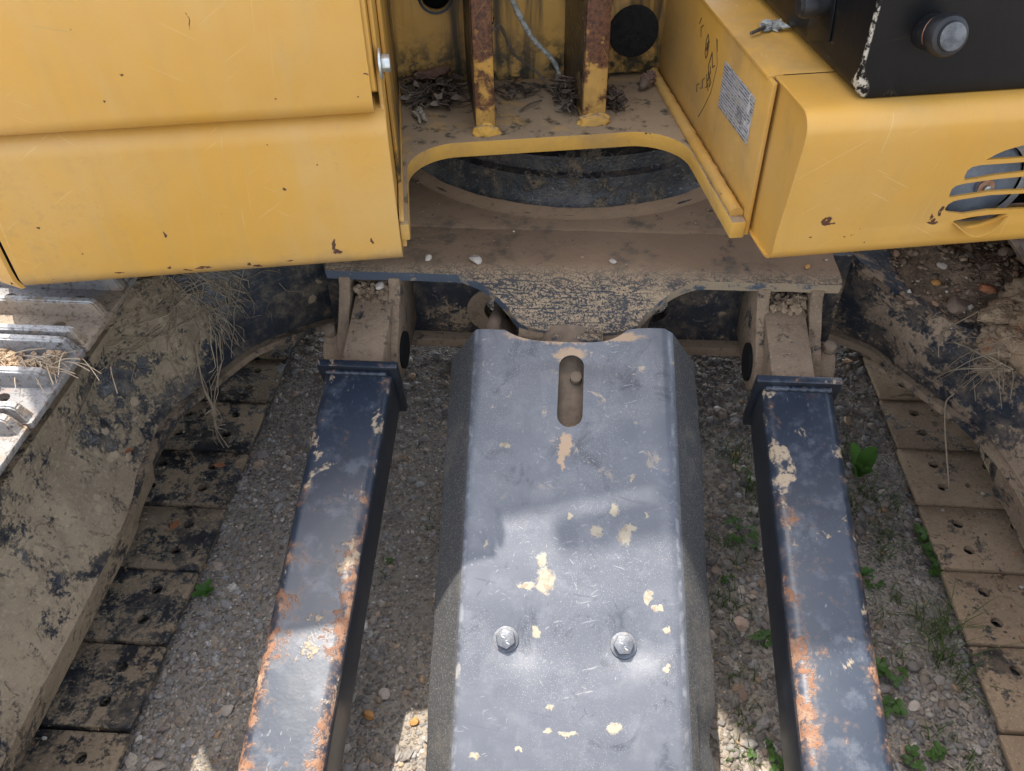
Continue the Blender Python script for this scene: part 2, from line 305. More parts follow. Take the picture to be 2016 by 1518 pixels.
def mat_box():
    g = NG('black_box_paint'); c = g.mix(g.noise(8, 7), (.004, .0045, .005), (.009, .0095, .011))
    c = g.mix(g.math('MULTIPLY', scratches(g, .6, .4, 'xz', .735), .3), c, (.12, .115, .10))
    ring = g.step(g.vor(15, vec=g.warp(30, .01)), .16, .05); ring = g.math('MULTIPLY', ring, g.step(g.noise(120, 4), .5, .6)); c = g.mix(g.math('MULTIPLY', ring, .5), c, (.20, .17, .10))
    p = g.sep(); a_ = g.math('SUBTRACT', p[0], -.229); b_ = g.math('SUBTRACT', p[1], .944)
    uu_ = g.math('ADD', g.math('MULTIPLY', a_, .98325), g.math('MULTIPLY', b_, .18224)); vv_ = g.math('SUBTRACT', g.math('MULTIPLY', b_, .98325), g.math('MULTIPLY', a_, .18224))
    dd_ = g.math('ADD', g.math('ABSOLUTE', g.math('SUBTRACT', uu_, .519)), g.math('ABSOLUTE', g.math('SUBTRACT', vv_, -.113)))
    wide = g.math('ADD', .0034, g.math('MULTIPLY', g.step(p[2], .940, .912), .010))
    e_ = g.math('MULTIPLY', g.step(g.math('DIVIDE', dd_, wide), 1.25, .85), g.step(g.noise(95, 4, .7), .44, .56)); c = g.mix(e_, c, (.44, .40, .33))
    c = g.mix(g.math('MULTIPLY', g.step(g.noise(6, 8, .65), .5, .75), .10), c, (.09, .083, .072))
    return g.done(c, g.math('ADD', .26, g.math('MULTIPLY', g.noise(14, 6), .22)), 0, g.noise(90, 4), .08, .003, .22)
M['box'] = mat_box()
M['rubber'] = mat_plain('black_rubber', (.008, .008, .009), (.02, .02, .021), 40, .42, bstr=.15)
M['rubber_matt'] = mat_plain('black_foam', (.004, .004, .004), (.012, .012, .012), 80, .9, bstr=.4, extra=(.035, .032, .026))
M['knob_face'] = mat_plain('scuffed_knob_face', (.05, .053, .057), (.14, .145, .15), 60, .5)
M['zinc'] = mat_plain('zinc_bolt', (.42, .44, .42), (.60, .61, .58), 60, .38, .7, bstr=.2)
M['bolt'] = mat_plain('grey_painted_bolt', (.08, .087, .10), (.17, .18, .20), 60, .45, .15, bstr=.25, extra=(.30, .20, .11))
M['orange_rust'] = mat_plain('orange_rust_ring', (.30, .13, .06), (.45, .28, .20), 90, .8)
M['hole'] = mat_plain('dark_void', (.004, .004, .004), (.008, .007, .006), 20, .95)  # near-black colour stands in for the darkness inside gaps and openings
M['ring'] = mat_mudpaint('bearing_ring_black', .30, (.005, .006, .008), (.17, .13, .09), 12, 60, rough=.45)
M['hose'] = mat_plain('dusty_hose', (.17, .125, .088), (.26, .19, .13), 40, .85)
M['disc'] = mat_plain('grey_blue_casting', (.16, .19, .235), (.26, .29, .33), 22, .55, .2)
M['disc_rim'] = mat_plain('pale_metal_rim', (.45, .46, .44), (.62, .62, .60), 40, .45, .4)
M['mud'] = mat_plain('dried_mud', (.20, .14, .09), (.36, .26, .165), 16, .95, bstr=.8, bdist=.006, extra=(.12, .085, .055))
M['clod'] = mat_plain('dry_clay_clod', (.24, .165, .10), (.42, .30, .19), 12, .95, bstr=1, bdist=.022, extra=(.34, .155, .075))
M['soil'] = mat_plain('dark_soil', (.09, .062, .042), (.22, .15, .10), 26, .97, bstr=1, bdist=.008, extra=(.02, .016, .012))
M['stone_pale'] = mat_plain('pale_stone', (.42, .36, .30), (.58, .50, .42), 60, .8)
M['stone_pink'] = mat_plain('pinkish_stone', (.42, .30, .22), (.56, .42, .33), 60, .8)
M['stone_brown'] = mat_plain('brown_stone', (.21, .15, .11), (.30, .21, .155), 40, .9)
M['stone_orange'] = mat_plain('orange_stone', (.45, .20, .06), (.60, .32, .10), 60, .7)
M['brick_red'] = mat_plain('red_clay_lump', (.36, .13, .06), (.44, .19, .10), 30, .95)
def island_ramp(name, stops, rough=.85, scale=200, dirt=.5, fines=False):
    g = NG(name); c = g.ramp(g.island(), stops)
    c = g.mix(g.math('MULTIPLY', g.step(g.noise(scale, 5, .7), .46, .66), dirt), c, (.20, .155, .115))
    if fines: c = g.mix(g.math('MULTIPLY', g.step(g.noise(5.5, 4, .6), .46, .64), .38), c, (.25, .20, .15)); c = g.mix(g.math('MULTIPLY', g.step(g.noise(3.3, 3, .6, 0, vec=g.map((1, 1, 1), (0, 0, 1))), .50, .64), .5), c, (.075, .065, .055))
    return g.done(c, rough, 0, g.noise(scale*2, 5, .7), .35, .002, .4)
GRAV = [(0, (.16, .15, .142)), (.16, (.32, .30, .28)), (.34, (.23, .215, .20)), (.46, (.42, .35, .28)), (.58, (.32, .32, .325)), (.70, (.25, .19, .14)), (.80, (.47, .40, .32)), (.88, (.38, .375, .37)), (.93, (.50, .31, .17)), (.97, (.62, .56, .48))]
GRAV_D = [(p, tuple(q*.74 for q in c)) for p, c in GRAV]
GRAV = [(p, tuple(min(.75, q*1.22) for q in c)) for p, c in GRAV]
M['gravel'] = island_ramp('loose_gravel', GRAV, fines=True)
M['gravel_dark'] = island_ramp('coarse_dark_gravel', GRAV_D, fines=True)
M['crumbs'] = island_ramp('soil_crumbs', [(0, (.09, .062, .042)), (.3, (.19, .13, .085)), (.55, (.27, .185, .12)), (.75, (.14, .10, .07)), (.86, (.36, .20, .12)), (.94, (.32, .26, .2)), (.985, (.6, .56, .5))])
M['straw'] = island_ramp('dry_straw', [(0, (.22, .165, .11)), (.4, (.38, .30, .205)), (.75, (.30, .23, .155)), (.95, (.52, .43, .31))], .8, 60, .3)
M['twig'] = island_ramp('dead_twig', [(0, (.045, .034, .025)), (.5, (.10, .078, .058)), (.9, (.17, .145, .115))], .85, 90, .4)
M['litter'] = island_ramp('dark_leaf_litter', [(0, (.022, .016, .011)), (.4, (.055, .038, .025)), (.75, (.095, .066, .045)), (.95, (.17, .13, .095))], .8, 120, .5)
M['bark'] = mat_plain('lichen_bark', (.16, .15, .13), (.42, .43, .40), 120, .9, extra=(.05, .045, .04))
M['wood'] = mat_plain('grey_wood_chip', (.22, .185, .135), (.36, .31, .24), 90, .9)
M['leaf_dry'] = mat_plain('dry_brown_leaf', (.115, .062, .040), (.19, .11, .075), 50, .75)
M['leaf_rust'] = mat_plain('rust_brown_leaf', (.30, .11, .045), (.42, .19, .09), 70, .75)
def mat_green(name, a, b):
    g = NG(name, rnd=True); c = g.mix(g.noise(60, 4), a, b); c = g.mix(g.math('MULTIPLY', g.random, .45), c, tuple(q*.6 for q in a))
    m = g.done(c, .5, 0, g.noise(150, 4), .2, .001, .4); g.b.inputs['Subsurface Weight'].default_value = .0
    tr = g.n.new('ShaderNodeBsdfTranslucent'); g.put(tr.inputs['Color'], c)
    mx = g.n.new('ShaderNodeMixShader'); mx.inputs[0].default_value = .3
    g.l(g.b.outputs[0], mx.inputs[1]); g.l(tr.outputs[0], mx.inputs[2]); g.l(mx.outputs[0], g.n['Material Output'].inputs['Surface']); return m
M['clover'] = mat_green('clover_green', (.06, .135, .028), (.11, .20, .045))
M['dock'] = mat_green('broad_leaf_green', (.075, .18, .032), (.12, .26, .05))
M['grass'] = mat_green('grass_green', (.055, .11, .022), (.13, .18, .05))
def mat_ground():
    g = NG('gravel_ground')
    c = g.mix(g.noise(3, 7, .6), (.26, .225, .18), (.36, .31, .25))
    v = g.vor(150, out='Color'); sp = g.n.new('ShaderNodeSeparateColor'); g.l(v, sp.inputs[0])
    st = g.ramp(sp.outputs[0], GRAV); d = g.vor(150)
    c = g.mix(g.math('MULTIPLY', g.step(d, .55, .35), g.step(sp.outputs[1], .35, .4)), c, st)
    c = g.mix(g.math('MULTIPLY', g.step(g.noise(60, 6, .7), .5, .68), .6), c, (.11, .09, .07))
    h = g.math('ADD', g.step(d, .6, .1), g.math('MULTIPLY', g.noise(40, 7, .7), .8))
    return g.done(c, .93, 0, h, .9, .005, .3)
M['ground'] = mat_ground()
def mat_decal():
    """worn data plate: dark print in rows and columns on silver foil"""
    g = NG('worn_data_plate'); p = g.sep()
    tc = g.n.new('ShaderNodeTexCoord'); q = g.n.new('ShaderNodeSeparateXYZ'); g.l(tc.outputs['UV'], q.inputs[0])
    x, y = q.outputs[0], q.outputs[1]
    foil = (.46, .46, .47); ink = (.055, .055, .07)
    n = g.noise(1, 4, .6, vec=g.map((420, 420, 90)))
    rowm = g.math('MULTIPLY', g.step(g.math('SINE', g.math('MULTIPLY', y, 95)), -.35, .25), g.step(g.noise(1, 3, .6, vec=g.map((60, 60, 420))), .38, .52)); c = g.mix(g.math('MAXIMUM', rowm, g.step(g.noise(30, 5, .65), .55, .66)), foil, ink)
    c = g.mix(g.math('MULTIPLY', g.step(n, .50, .62), .7), c, (.30, .29, .29))
    def line(s, pos, wd): return g.step(g.math('ABSOLUTE', g.math('SUBTRACT', s, pos)), wd, wd*.5)
    lines = None
    for pos in (.34, .52, .78):
        a = line(x, pos, .012); lines = a if lines is None else g.math('MAXIMUM', lines, a)
    for pos in (.30, .62): lines = g.math('MAXIMUM', lines, line(y, pos, .014))
    c = g.mix(g.math('MULTIPLY', lines, .85), c, (.40, .39, .38))
    br = g.n.new('ShaderNodeTexBrick'); br.inputs['Scale'].default_value = 9; br.inputs['Mortar Size'].default_value = .03
    g.l(tc.outputs['UV'], br.inputs['Vector'])
    txt = g.math('MULTIPLY', g.step(g.noise(70, 2, .5, vec=g.map((1, 1, 1))), .52, .58), g.step(x, .80, .84)); c = g.mix(txt, c, (.55, .54, .52))
    c = g.mix(g.math('MULTIPLY', g.step(g.noise(40, 6, .7), .54, .62), .8), c, (.42, .38, .31))
    return g.done(c, .5, .1, None)
M['decal'] = mat_decal()
M['ink'] = mat_plain('marker_ink', (.035, .022, .012), (.07, .045, .02), 80, .7)
M['glass'] = mat_plain('dark_tinted_glass', (.01, .012, .013), (.016, .018, .02), 4, .08, bstr=0)

# ------------------------------------------------------------------ mesh helpers
def finish(name, bm, mat, parent=None, smooth=35, recalc=True):
    if recalc:
        bmesh.ops.recalc_face_normals(bm, faces=bm.faces)
        if len(bm.faces) < 5000 and all(e.is_manifold for e in bm.edges) and bm.calc_volume(signed=True) < 0: bmesh.ops.reverse_faces(bm, faces=bm.faces)
    me = bpy.data.meshes.new(name); bm.to_mesh(me); bm.free()
    if smooth:
        for p in me.polygons: p.use_smooth = True
        me.set_sharp_from_angle(angle=R(smooth))
    for m in (mat if isinstance(mat, (list, tuple)) else [mat]): me.materials.append(m)
    o = bpy.data.objects.new(name, me); col.objects.link(o)
    if parent: o.parent = parent; o.matrix_parent_inverse = parent_inv(parent)
    return o
def parent_inv(p):
    m = Matrix.Translation(p.location)
    q = p.parent
    return m.inverted() if q is None else Matrix()
def pydata(name, verts, faces, mat, parent=None, smooth=35):
    me = bpy.data.meshes.new(name); me.from_pydata([tuple(v) for v in verts], [], faces); me.update()
    if smooth:
        me.polygons.foreach_set('use_smooth', [True]*len(me.polygons)); me.set_sharp_from_angle(angle=R(smooth))
    me.materials.append(mat); o = bpy.data.objects.new(name, me); col.objects.link(o)
    if parent: o.parent = parent; o.matrix_parent_inverse = parent_inv(parent)
    return o
def tag(o, label=None, cat=None, group=None, kind=None):
    if label: o['label'] = label
    if cat: o['category'] = cat
    if group: o['group'] = group
    if kind: o['kind'] = kind
    return o
def empty(name, loc, label, cat, group=None):
    o = bpy.data.objects.new(name, None); o.location = loc; o.empty_display_size = .05; col.objects.link(o); return tag(o, label, cat, group)
ID = lambda a, b, c: (a, b, c)
def prism_bm(pts, c0, c1, fn=ID, bevel=.002, seg=2, bm=None):
    b = bmesh.new()
    lo = [b.verts.new((x, y, c0)) for x, y in pts]; hi = [b.verts.new((x, y, c1)) for x, y in pts]
    n = len(pts); b.faces.new(lo[::-1]); b.faces.new(hi)
    for i in range(n): b.faces.new((lo[i], lo[(i+1) % n], hi[(i+1) % n], hi[i]))
    bmesh.ops.recalc_face_normals(b, faces=b.faces)
    if bevel:
        es = [e for e in b.edges if len(e.link_faces) == 2 and e.calc_face_angle(0) > R(28)]
        bmesh.ops.bevel(b, geom=es, offset=bevel, segments=seg, affect='EDGES', profile=.5, clamp_overlap=True)
    for v in b.verts: v.co = Vector(fn(*v.co))
    if bm is None: return b
    me = bpy.data.meshes.new('tmp'); b.to_mesh(me); b.free(); bm.from_mesh(me); bpy.data.meshes.remove(me); return bm
def prism(name, pts, c0, c1, fn, mat, parent, bevel=.002, seg=2, smooth=35):
    return finish(name, prism_bm(pts, c0, c1, fn, bevel, seg), mat, parent, smooth)
def rect(a0, a1, b0, b1): return [(a0, b0), (a1, b0), (a1, b1), (a0, b1)]
def rrect(a0, a1, b0, b1, r, n=5):
    o = []
    for cx, cy, s in ((a1-r, b0+r, -90), (a1-r, b1-r, 0), (a0+r, b1-r, 90), (a0+r, b0+r, 180)):
        for k in range(n+1): t = R(s+90*k/n); o.append((cx+r*math.cos(t), cy+r*math.sin(t)))
    return o
def circle(x, y, r, n=24, ry=None): return [(x+r*math.cos(2*math.pi*k/n), y+(ry or r)*math.sin(2*math.pi*k/n)) for k in range(n)]
def basis(p, d):
    d = Vector(d).normalized(); a = Vector((0, 0, 1)) if abs(d.z) < .9 else Vector((1, 0, 0))
    x = d.cross(a).normalized(); y = d.cross(x).normalized(); p = Vector(p)
    return lambda u, v, q: p + x*u + y*v + d*q
def cyl(name, p, d, r, length, mat, parent, n=24, bevel=.0015):
    return prism(name, circle(0, 0, r, n), 0, length, basis(p, d), mat, parent, bevel, 2, 40)
def hexa(name, p, d, r, length, mat, parent, rot=0, bevel=.0012):
    pts = [(r*math.cos(R(60*k+rot)), r*math.sin(R(60*k+rot))) for k in range(6)]
    return prism(name, pts, 0, length, basis(p, d), mat, parent, bevel)
def tube_geo(path, radii, n=6):
    path = [Vector(p) for p in path]; V = []; Fc = []
    if not isinstance(radii, (list, tuple)): radii = [radii]*len(path)
    ref = None
    for i, p in enumerate(path):
        t = (path[min(i+1, len(path)-1)]-path[max(i-1, 0)]).normalized()
        if ref is None: ref = t.orthogonal().normalized()
        ref = (ref - t*ref.dot(t)); ref = ref.normalized() if ref.length > 1e-6 else t.orthogonal().normalized()
        bi = t.cross(ref)
        for k in range(n):
            a = 2*math.pi*k/n; V.append(p+(ref*math.cos(a)+bi*math.sin(a))*radii[i])
    for i in range(len(path)-1):
        for k in range(n):
            a, b = i*n+k, i*n+(k+1) % n; Fc.append((a, b, b+n, a+n))
    Fc.append(tuple(range(n))[::-1]); Fc.append(tuple(range((len(path)-1)*n, len(path)*n))); return V, Fc
def tube(name, path, radii, mat, parent=None, n=10):
    V, Fc = tube_geo(path, radii, n); return pydata(name, V, Fc, mat, parent, 60)
def curve(pts, n=24):
    """smooth path through points"""
    P = [Vector(p) for p in pts]; P = [P[0]*2-P[1]]+P+[P[-1]*2-P[-2]]; o = []
    seg = len(P)-3; per = max(2, n//seg)
    for i in range(seg):
        a, b, c, d = P[i:i+4]
        for k in range(per):
            t = k/per; o.append(.5*((2*b)+(c-a)*t+(2*a-5*b+4*c-d)*t*t+(3*b-a-3*c+d)*t**3))
    o.append(P[-2]); return o
def tubes(name, list_, mat, n=4, parent=None):
    V = []; Fc = []
    for path, r in list_:
        v, f = tube_geo(path, r, n); k = len(V); V += v; Fc += [tuple(i+k for i in q) for q in f]
    return pydata(name, V, Fc, mat, parent, 70)
def lathe(name, prof, fn, mat, parent, n=64, a0=0, a1=360):
    V = []; Fc = []; full = a1-a0 >= 360; m = n if full else n+1
    for k in range(m):
        t = R(a0+(a1-a0)*k/n)
        for r, z in prof: V.append(fn(r*math.cos(t), r*math.sin(t), z))
    L_ = len(prof)
    for k in range(n):
        for i in range(L_-1):
            a = k*L_+i; b = ((k+1) % m)*L_+i; Fc.append((a, b, b+1, a+1))
    return pydata(name, V, Fc, mat, parent, 40)
def solid_grid(name, top, thick, mat, parent, smooth=35):
    """top[i][j] points, thick(i,j) -> offset vector; closed shell"""
    ni, nj = len(top), len(top[0]); V = [Vector(p) for r in top for p in r]; N = ni*nj
    V += [Vector(top[i][j])+Vector(thick(i, j) if callable(thick) else thick) for i in range(ni) for j in range(nj)]
    Fc = []; q = lambda i, j: i*nj+j
    for i in range(ni-1):
        for j in range(nj-1):
            a, b, c, d = q(i, j), q(i+1, j), q(i+1, j+1), q(i, j+1); Fc.append((a, b, c, d)); Fc.append((a+N, d+N, c+N, b+N))
    for i in range(ni-1):
        for j, s in ((0, 1), (nj-1, -1)):
            a, b = q(i, j), q(i+1, j); Fc.append((a, a+N, b+N, b)[::s])
    for j in range(nj-1):
        for i, s in ((0, -1), (ni-1, 1)):
            a, b = q(i, j), q(i, j+1); Fc.append((a, a+N, b+N, b)[::s])
    bm = bmesh.new(); me = bpy.data.meshes.new('t'); me.from_pydata([tuple(v) for v in V], [], Fc); bm.from_mesh(me); bpy.data.meshes.remove(me)
    return finish(name, bm, mat, parent, smooth)
def cut(o, cutters):
    for c in cutters:
        m = o.modifiers.new('b', 'BOOLEAN'); m.operation = 'DIFFERENCE'; m.object = c; m.solver = 'EXACT'
    dg = bpy.context.evaluated_depsgraph_get(); me = bpy.data.meshes.new_from_object(o.evaluated_get(dg))
    o.modifiers.clear(); old = o.data; o.data = me; me.name = old.name
    for p in me.polygons: p.use_smooth = True
    me.set_sharp_from_angle(angle=R(35))
    for c in cutters:
        d = c.data; bpy.data.objects.remove(c); bpy.data.meshes.remove(d)
    bpy.data.meshes.remove(old); return o
def blob(name, p, size, mat, parent=None, sub=3, amp=.3, fr=2.2, flat=.0, seed=0, angular=0, rot=0):
    bm = bmesh.new(); bmesh.ops.create_icosphere(bm, subdivisions=sub, radius=1)
    off = Vector((seed*3.1, seed*1.7, seed*5.3))
    for v in bm.verts:
        d = v.co.copy(); k = 1+amp*mnoise.fractal(d*fr+off, 1, 2.1, 4)+amp*.10*mnoise.noise(d*fr*9+off)+amp*.05*mnoise.noise(d*fr*21+off)
        if angular:
            c = mnoise.cell(d*1.6+off); k *= 1+angular*(c-.5)
        v.co = d*k
        if flat and v.co.z < -flat: v.co.z = -flat
    m = Matrix.Rotation(rot, 3, 'Z')
    for v in bm.verts: v.co = m @ Vector((v.co.x*size[0], v.co.y*size[1], v.co.z*size[2])) + Vector(p)
    return finish(name, bm, mat, parent, 50 if not angular else 22)
def stone(name, p, r, mat, label=None, group=None, seed=0, squash=.6, cat='stone'):
    rg = random.Random(seed); bm = bmesh.new(); bmesh.ops.create_icosphere(bm, subdivisions=2, radius=1)
    for _ in range(7):                                    # chip flat facets off a ball
        n = Vector((rg.gauss(0, 1), rg.gauss(0, 1), rg.gauss(0, 1))).normalized(); d = rg.uniform(.55, .85)
        for v in bm.verts:
            k = v.co.dot(n)
            if k > d: v.co -= n*(k-d)
    sx, sy = rg.uniform(.85, 1.25), rg.uniform(.75, 1.1); a = Matrix.Rotation(rg.uniform(0, 6), 3, 'Z')
    for v in bm.verts: v.co = a @ Vector((v.co.x*r*sx, v.co.y*r*sy, v.co.z*r*squash))
    lo = min(v.co.z for v in bm.verts)
    for v in bm.verts: v.co += Vector((0, 0, -lo))
    o = finish(name, bm, mat, None, 28); o.location = p
    return tag(o, label, cat, group or ('pebbles lying on the gravel' if name == 'pebble' else 'loose stones lying on the machine'))

# ------------------------------------------------------------------ frames of reference
TH = R(10.5); P0 = (-.229, .944); cT, sT = math.cos(TH), math.sin(TH)
def U(u, v, z): return Vector((P0[0]+cT*u-sT*v, P0[1]+sT*u+cT*v, z))      # upper structure, slewed 10.5 degrees
FU = lambda v, z, u: U(u, v, z)        # profile (v,z) swept along u
FV = lambda u, z, v: U(u, v, z)        # outline (u,z) with thickness along v
FZ = lambda u, v, z: U(u, v, z)        # outline (u,v) with thickness along z
XC = .011                              # centre line of the undercarriage

# ================================================================== SETTING
g_ = 30
gv = [(-g_, -g_, 0), (g_, -g_, 0), (g_, g_, 0), (-g_, g_, 0)]
ground = pydata('ground', gv, [(0, 1, 2, 3)], M['ground'], None, 0); tag(ground, 'gravel yard surface of grey pebbles in packed sand', kind='structure')

# ================================================================== EXCAVATOR
EX = empty('excavator', (XC, 1.2, 0), 'yellow tracked excavator with muddy black undercarriage and lowered blade arms', 'excavator')

# ---------------------------------------------------------------- undercarriage: front deck plate with its down-turned tongue
def front_y(x):
    a = abs(x-XC)
    if a >= .30: return 1.197
    if a >= .215: return 1.197
    if a >= .100: t = (.215-a)/.115; return 1.197-.071*(t**1.75)
    return 1.126-.010*(1-(a/.100)**4)
def deck_z(y):
    d = max(0, 1.215-y); return .472-.30*d-3.2*d*d
cols = [-.432+.884*i/150 for i in range(151)]
top = []
for x in cols:
    f = front_y(x); row = []
    for j in range(15):
        y = f+(1.36-f)*(j/14)**1.25
        row.append((x, y, deck_z(y)+.0012*mnoise.noise(Vector((x*20, y*20, 0)))))
    top.append(row)
deck = solid_grid('deck_plate', top, (0, .006, -.021), M['deck'], EX, 30)
rear = [[(x, y, z) for y, z in ((1.332, .4700), (1.343, .4752), (1.5, .4752), (1.8, .4752), (2.3, .4752))] for x in (-.50, -.3, 0, .3, .52)]
solid_grid('turntable_deck', rear, (0, 0, -.024), M['deck'], EX)
# hinge ears under the tongue tip, where the guard hooks on
prism('hinge_tube', circle(1.130, .392, .016, 20), -.088, .110, lambda y, z, x: (x, y, z), M['under_brown'], EX, .002)
prism('hinge_lip', rect(1.096, 1.122, .405, .414), -.03, .055, lambda y, z, x: (x, y, z), M['deck'], EX, .003)
# slewing ring
RC = (-.009, 1.79)
lathe('slewing_ring', [(.415, .477), (.400, .486), (.392, .498), (.388, .520), (.384, .540), (.374, .548), (.370, .575), (.352, .582), (.346, .62), (.340, .70)],
      lambda x, y, z: (RC[0]+x, RC[1]+y, z), M['ring'], EX, 96)
lathe('mud_fillet', [(.425, .4735), (.412, .479), (.402, .487), (.394, .489)], lambda x, y, z: (RC[0]+x, RC[1]+y, z+.002*mnoise.noise(Vector((x*30, y*30, 1)))), M['deck'], EX, 120)

# cross wall with the two hose holes
wall = prism('cross_wall', rect(-.47, .495, .238, .458), 1.300, 1.322, lambda x, z, y: (x, y, z), M['under'], EX, .002)
HL, HR_ = (-.137, .318), (.155, .326)
cuts = []
for hx, hz in (HL, HR_):
    cuts.append(prism('c', circle(hx, hz, .030, 28), 1.27, 1.36, lambda x, z, y: (x, y, z), M['hole'], None, 0))
cut(wall, cuts)
pad = prism('hole_reinforcement', circle(HL[0]-.012, HL[1]-.004, .052, 32), 1.292, 1.2995, lambda x, z, y: (x, y, z), M['under_brown'], EX, .002)
cut(pad, [prism('c', circle(HL[0], HL[1], .030, 28), 1.27, 1.36, lambda x, z, y: (x, y, z), M['hole'], None, 0)])
prism('inner_wall', rect(-.45, .48, .24, .45), 1.50, 1.52, lambda x, z, y: (x, y, z), M['hole'], EX, 0)  # coloured near-black so the hose holes read as dark
for pts, r in (([(-.115, 1.46, .36), (-.120, 1.32, .338), (-.128, 1.22, .372), (-.134, 1.10, .398), (-.12, .98, .33)], .0125), ([(-.150, 1.46, .30), (-.138, 1.30, .305), (-.110, 1.20, .345), (-.100, 1.08, .37)], .0105),
               ([(.170, 1.46, .33), (.150, 1.32, .318), (.128, 1.22, .350), (.118, 1.08, .375)], .0125)):
    tube('hydraulic_hose', curve(pts, 24), r, M['hose'], EX, 14)

# ---------------------------------------------------------------- legs of the X frame and the roller frames they run into
LB = [(-.475, 1.332, .263), (-.545, 1.285, .262), (-.585, 1.256, .261), (-.622, 1.222, .259), (-.652, 1.173, .257), (-.678, 1.125, .254), (-.725, 1.048, .242), (-.740, .936, .218), (-.733, .865, .20)]
LT = [(-.455, 1.335, .462), (-.535, 1.30, .452), (-.60, 1.275, .445), (-.67, 1.245, .438), (-.74, 1.21, .435), (-.81, 1.165, .435), (-.89, 1.09, .435), (-.92, .98, .437), (-.93, .9, .44)]
RB = [(.495, 1.347, .263), (.548, 1.314, .262), (.585, 1.284, .260), (.614, 1.232, .257), (.645, 1.191, .254), (.683, 1.145, .247), (.722, 1.100, .238), (.760, 1.008, .218), (.772, .90, .20)]
RT = [(.475, 1.335, .462), (.53, 1.275, .44), (.57, 1.24, .425), (.612, 1.205, .415), (.652, 1.168, .41), (.72, 1.14, .412), (.80, 1.10, .42), (.90, 1.0, .435), (.95, .9, .44)]
for B, T in ((LB, LT), (RB, RT)):
    for y in (.72, .56, .40, .2, -.1, -.4): B.append((B[8][0], y, .185)); T.append((T[8][0], y, .44))
def interp(P, s):
    i = min(int(s), len(P)-2); t = s-i; P_ = [Vector(q) for q in P]
    a, b, c, d = P_[max(i-1, 0)], P_[i], P_[i+1], P_[min(i+2, len(P)-1)]
    return .5*((2*b)+(c-a)*t+(2*a-5*b+4*c-d)*t*t+(3*b-a-3*c+d)*t**3)
def leg_pt(side, s, t):
    B, T = (LB, LT) if side < 0 else (RB, RT)
    b, q = interp(B, s), interp(T, s); k = min(1, max(0, (s-1.5)/3.5))
    p = b.lerp(q, t); bulge = .030*k*math.sin(math.pi*t)
    p = p+Vector((-side*bulge*.7, 0, bulge*.7))
    lump = .006*k*mnoise.fractal(Vector((p.x*11, p.y*11, p.z*11)), 1, 2, 4)*math.sin(math.pi*min(1, t*1.05+.02)) + .0012*mnoise.noise(p*30)
    cake = mnoise.fractal(p*9+Vector((3, 1, 7)), 1, 2, 3); cake = max(0, min(1, (cake+.12)*3.2)); cake = cake*cake*(3-2*cake)
    lump += (.2+.8*k)*cake*(.0045+.0022*mnoise.noise(p*70)+.0012*mnoise.noise(p*170))*min(1, t*14)
    return p+Vector((-side*lump*.6, -lump*.3, lump))
for side, mleg in ((-1, M['frame']), (1, M['leg_r'])):
    S = len(LB)-1
    ss = [i*.0625 for i in range(int(8/.0625)+1)]+[8+.04*i for i in range(1, 75)]+[11+.25*i for i in range(0, (S-11)*4+1)]
    g1 = [[leg_pt(side, s, j/56) for j in range(57)] for s in ss if s <= 5.01]
    g2 = [[leg_pt(side, s, j/56) for j in range(57)] for s in ss if s >= 5.0]
    o = solid_grid('frame_leg', g1, (-side*-.01, .03, -.015), mleg, EX, 50)
    o = solid_grid('roller_frame', g2, (side*.02, 0, -.02), mleg, EX, 50)
    # inner vertical face of the roller frame
    V = [[interp(LB if side < 0 else RB, s)+Vector((side*.004, 0, -.004)) for s in ss if s >= 6.5]]
    V.append([p+Vector((side*.022, 0, -.10+max(0, .02-(p.z-.185)))) for p in V[0]])
    solid_grid('roller_frame_side', V, (side*.012, 0, 0), mleg, EX, 50)
    # roof of the leg, running back beneath the house
    T_ = LT if side < 0 else RT; Kx = [.50+.05*i for i in range(20)]
    roof = []
    for i in range(int((len(T_)-1)*2)+1):
        p = interp(T_, i/2); k = min(1, i/16)
        e = Vector((side*(.52+.62*k), 1.95-.75*max(0, k-.5), .462-.01*k))
        if i/2 > 8: e = Vector((side*1.14, p.y, .44))
        roof.append([p.lerp(e, j/6) for j in range(7)])
    solid_grid('leg_roof', roof, (0, 0, -.015), M['leg_r'] if side > 0 else M['frame'], EX, 50)
    # bottom flange standing proud under the wall
    fl = []
    for i in range(0, 8*4+1):
        s = i/4; p = interp(LB if side < 0 else RB, s); q = interp(LB if side < 0 else RB, min(s+.05, 8.2)); t = (q-p).normalized()
        nrm = Vector((t.y, -t.x, 0))*(1 if side > 0 else -1); nrm = nrm.normalized()
        if nrm.y > .2 and s < 3: nrm = -nrm
        wdt = .011*(1-max(0, s-6)/2.2)
        fl.append([p+nrm*wdt+Vector((0, 0, -.004)), p-nrm*.03+Vector((0, 0, -.004))])
    solid_grid('bottom_flange', fl, (0, 0, -.014), M['flange'], EX, 50)
    prism('roller_frame_core', rect(.09, .40, -.5, 2.0), .80, 1.14, lambda z, y, x: (side*x, y, z), M['frame'], EX, 0)
prism('bottom_flange', rect(-.458, .478, .236, .256), 1.276, 1.34, lambda x, z, y: (x, y, z), M['under_brown'], EX, .002)

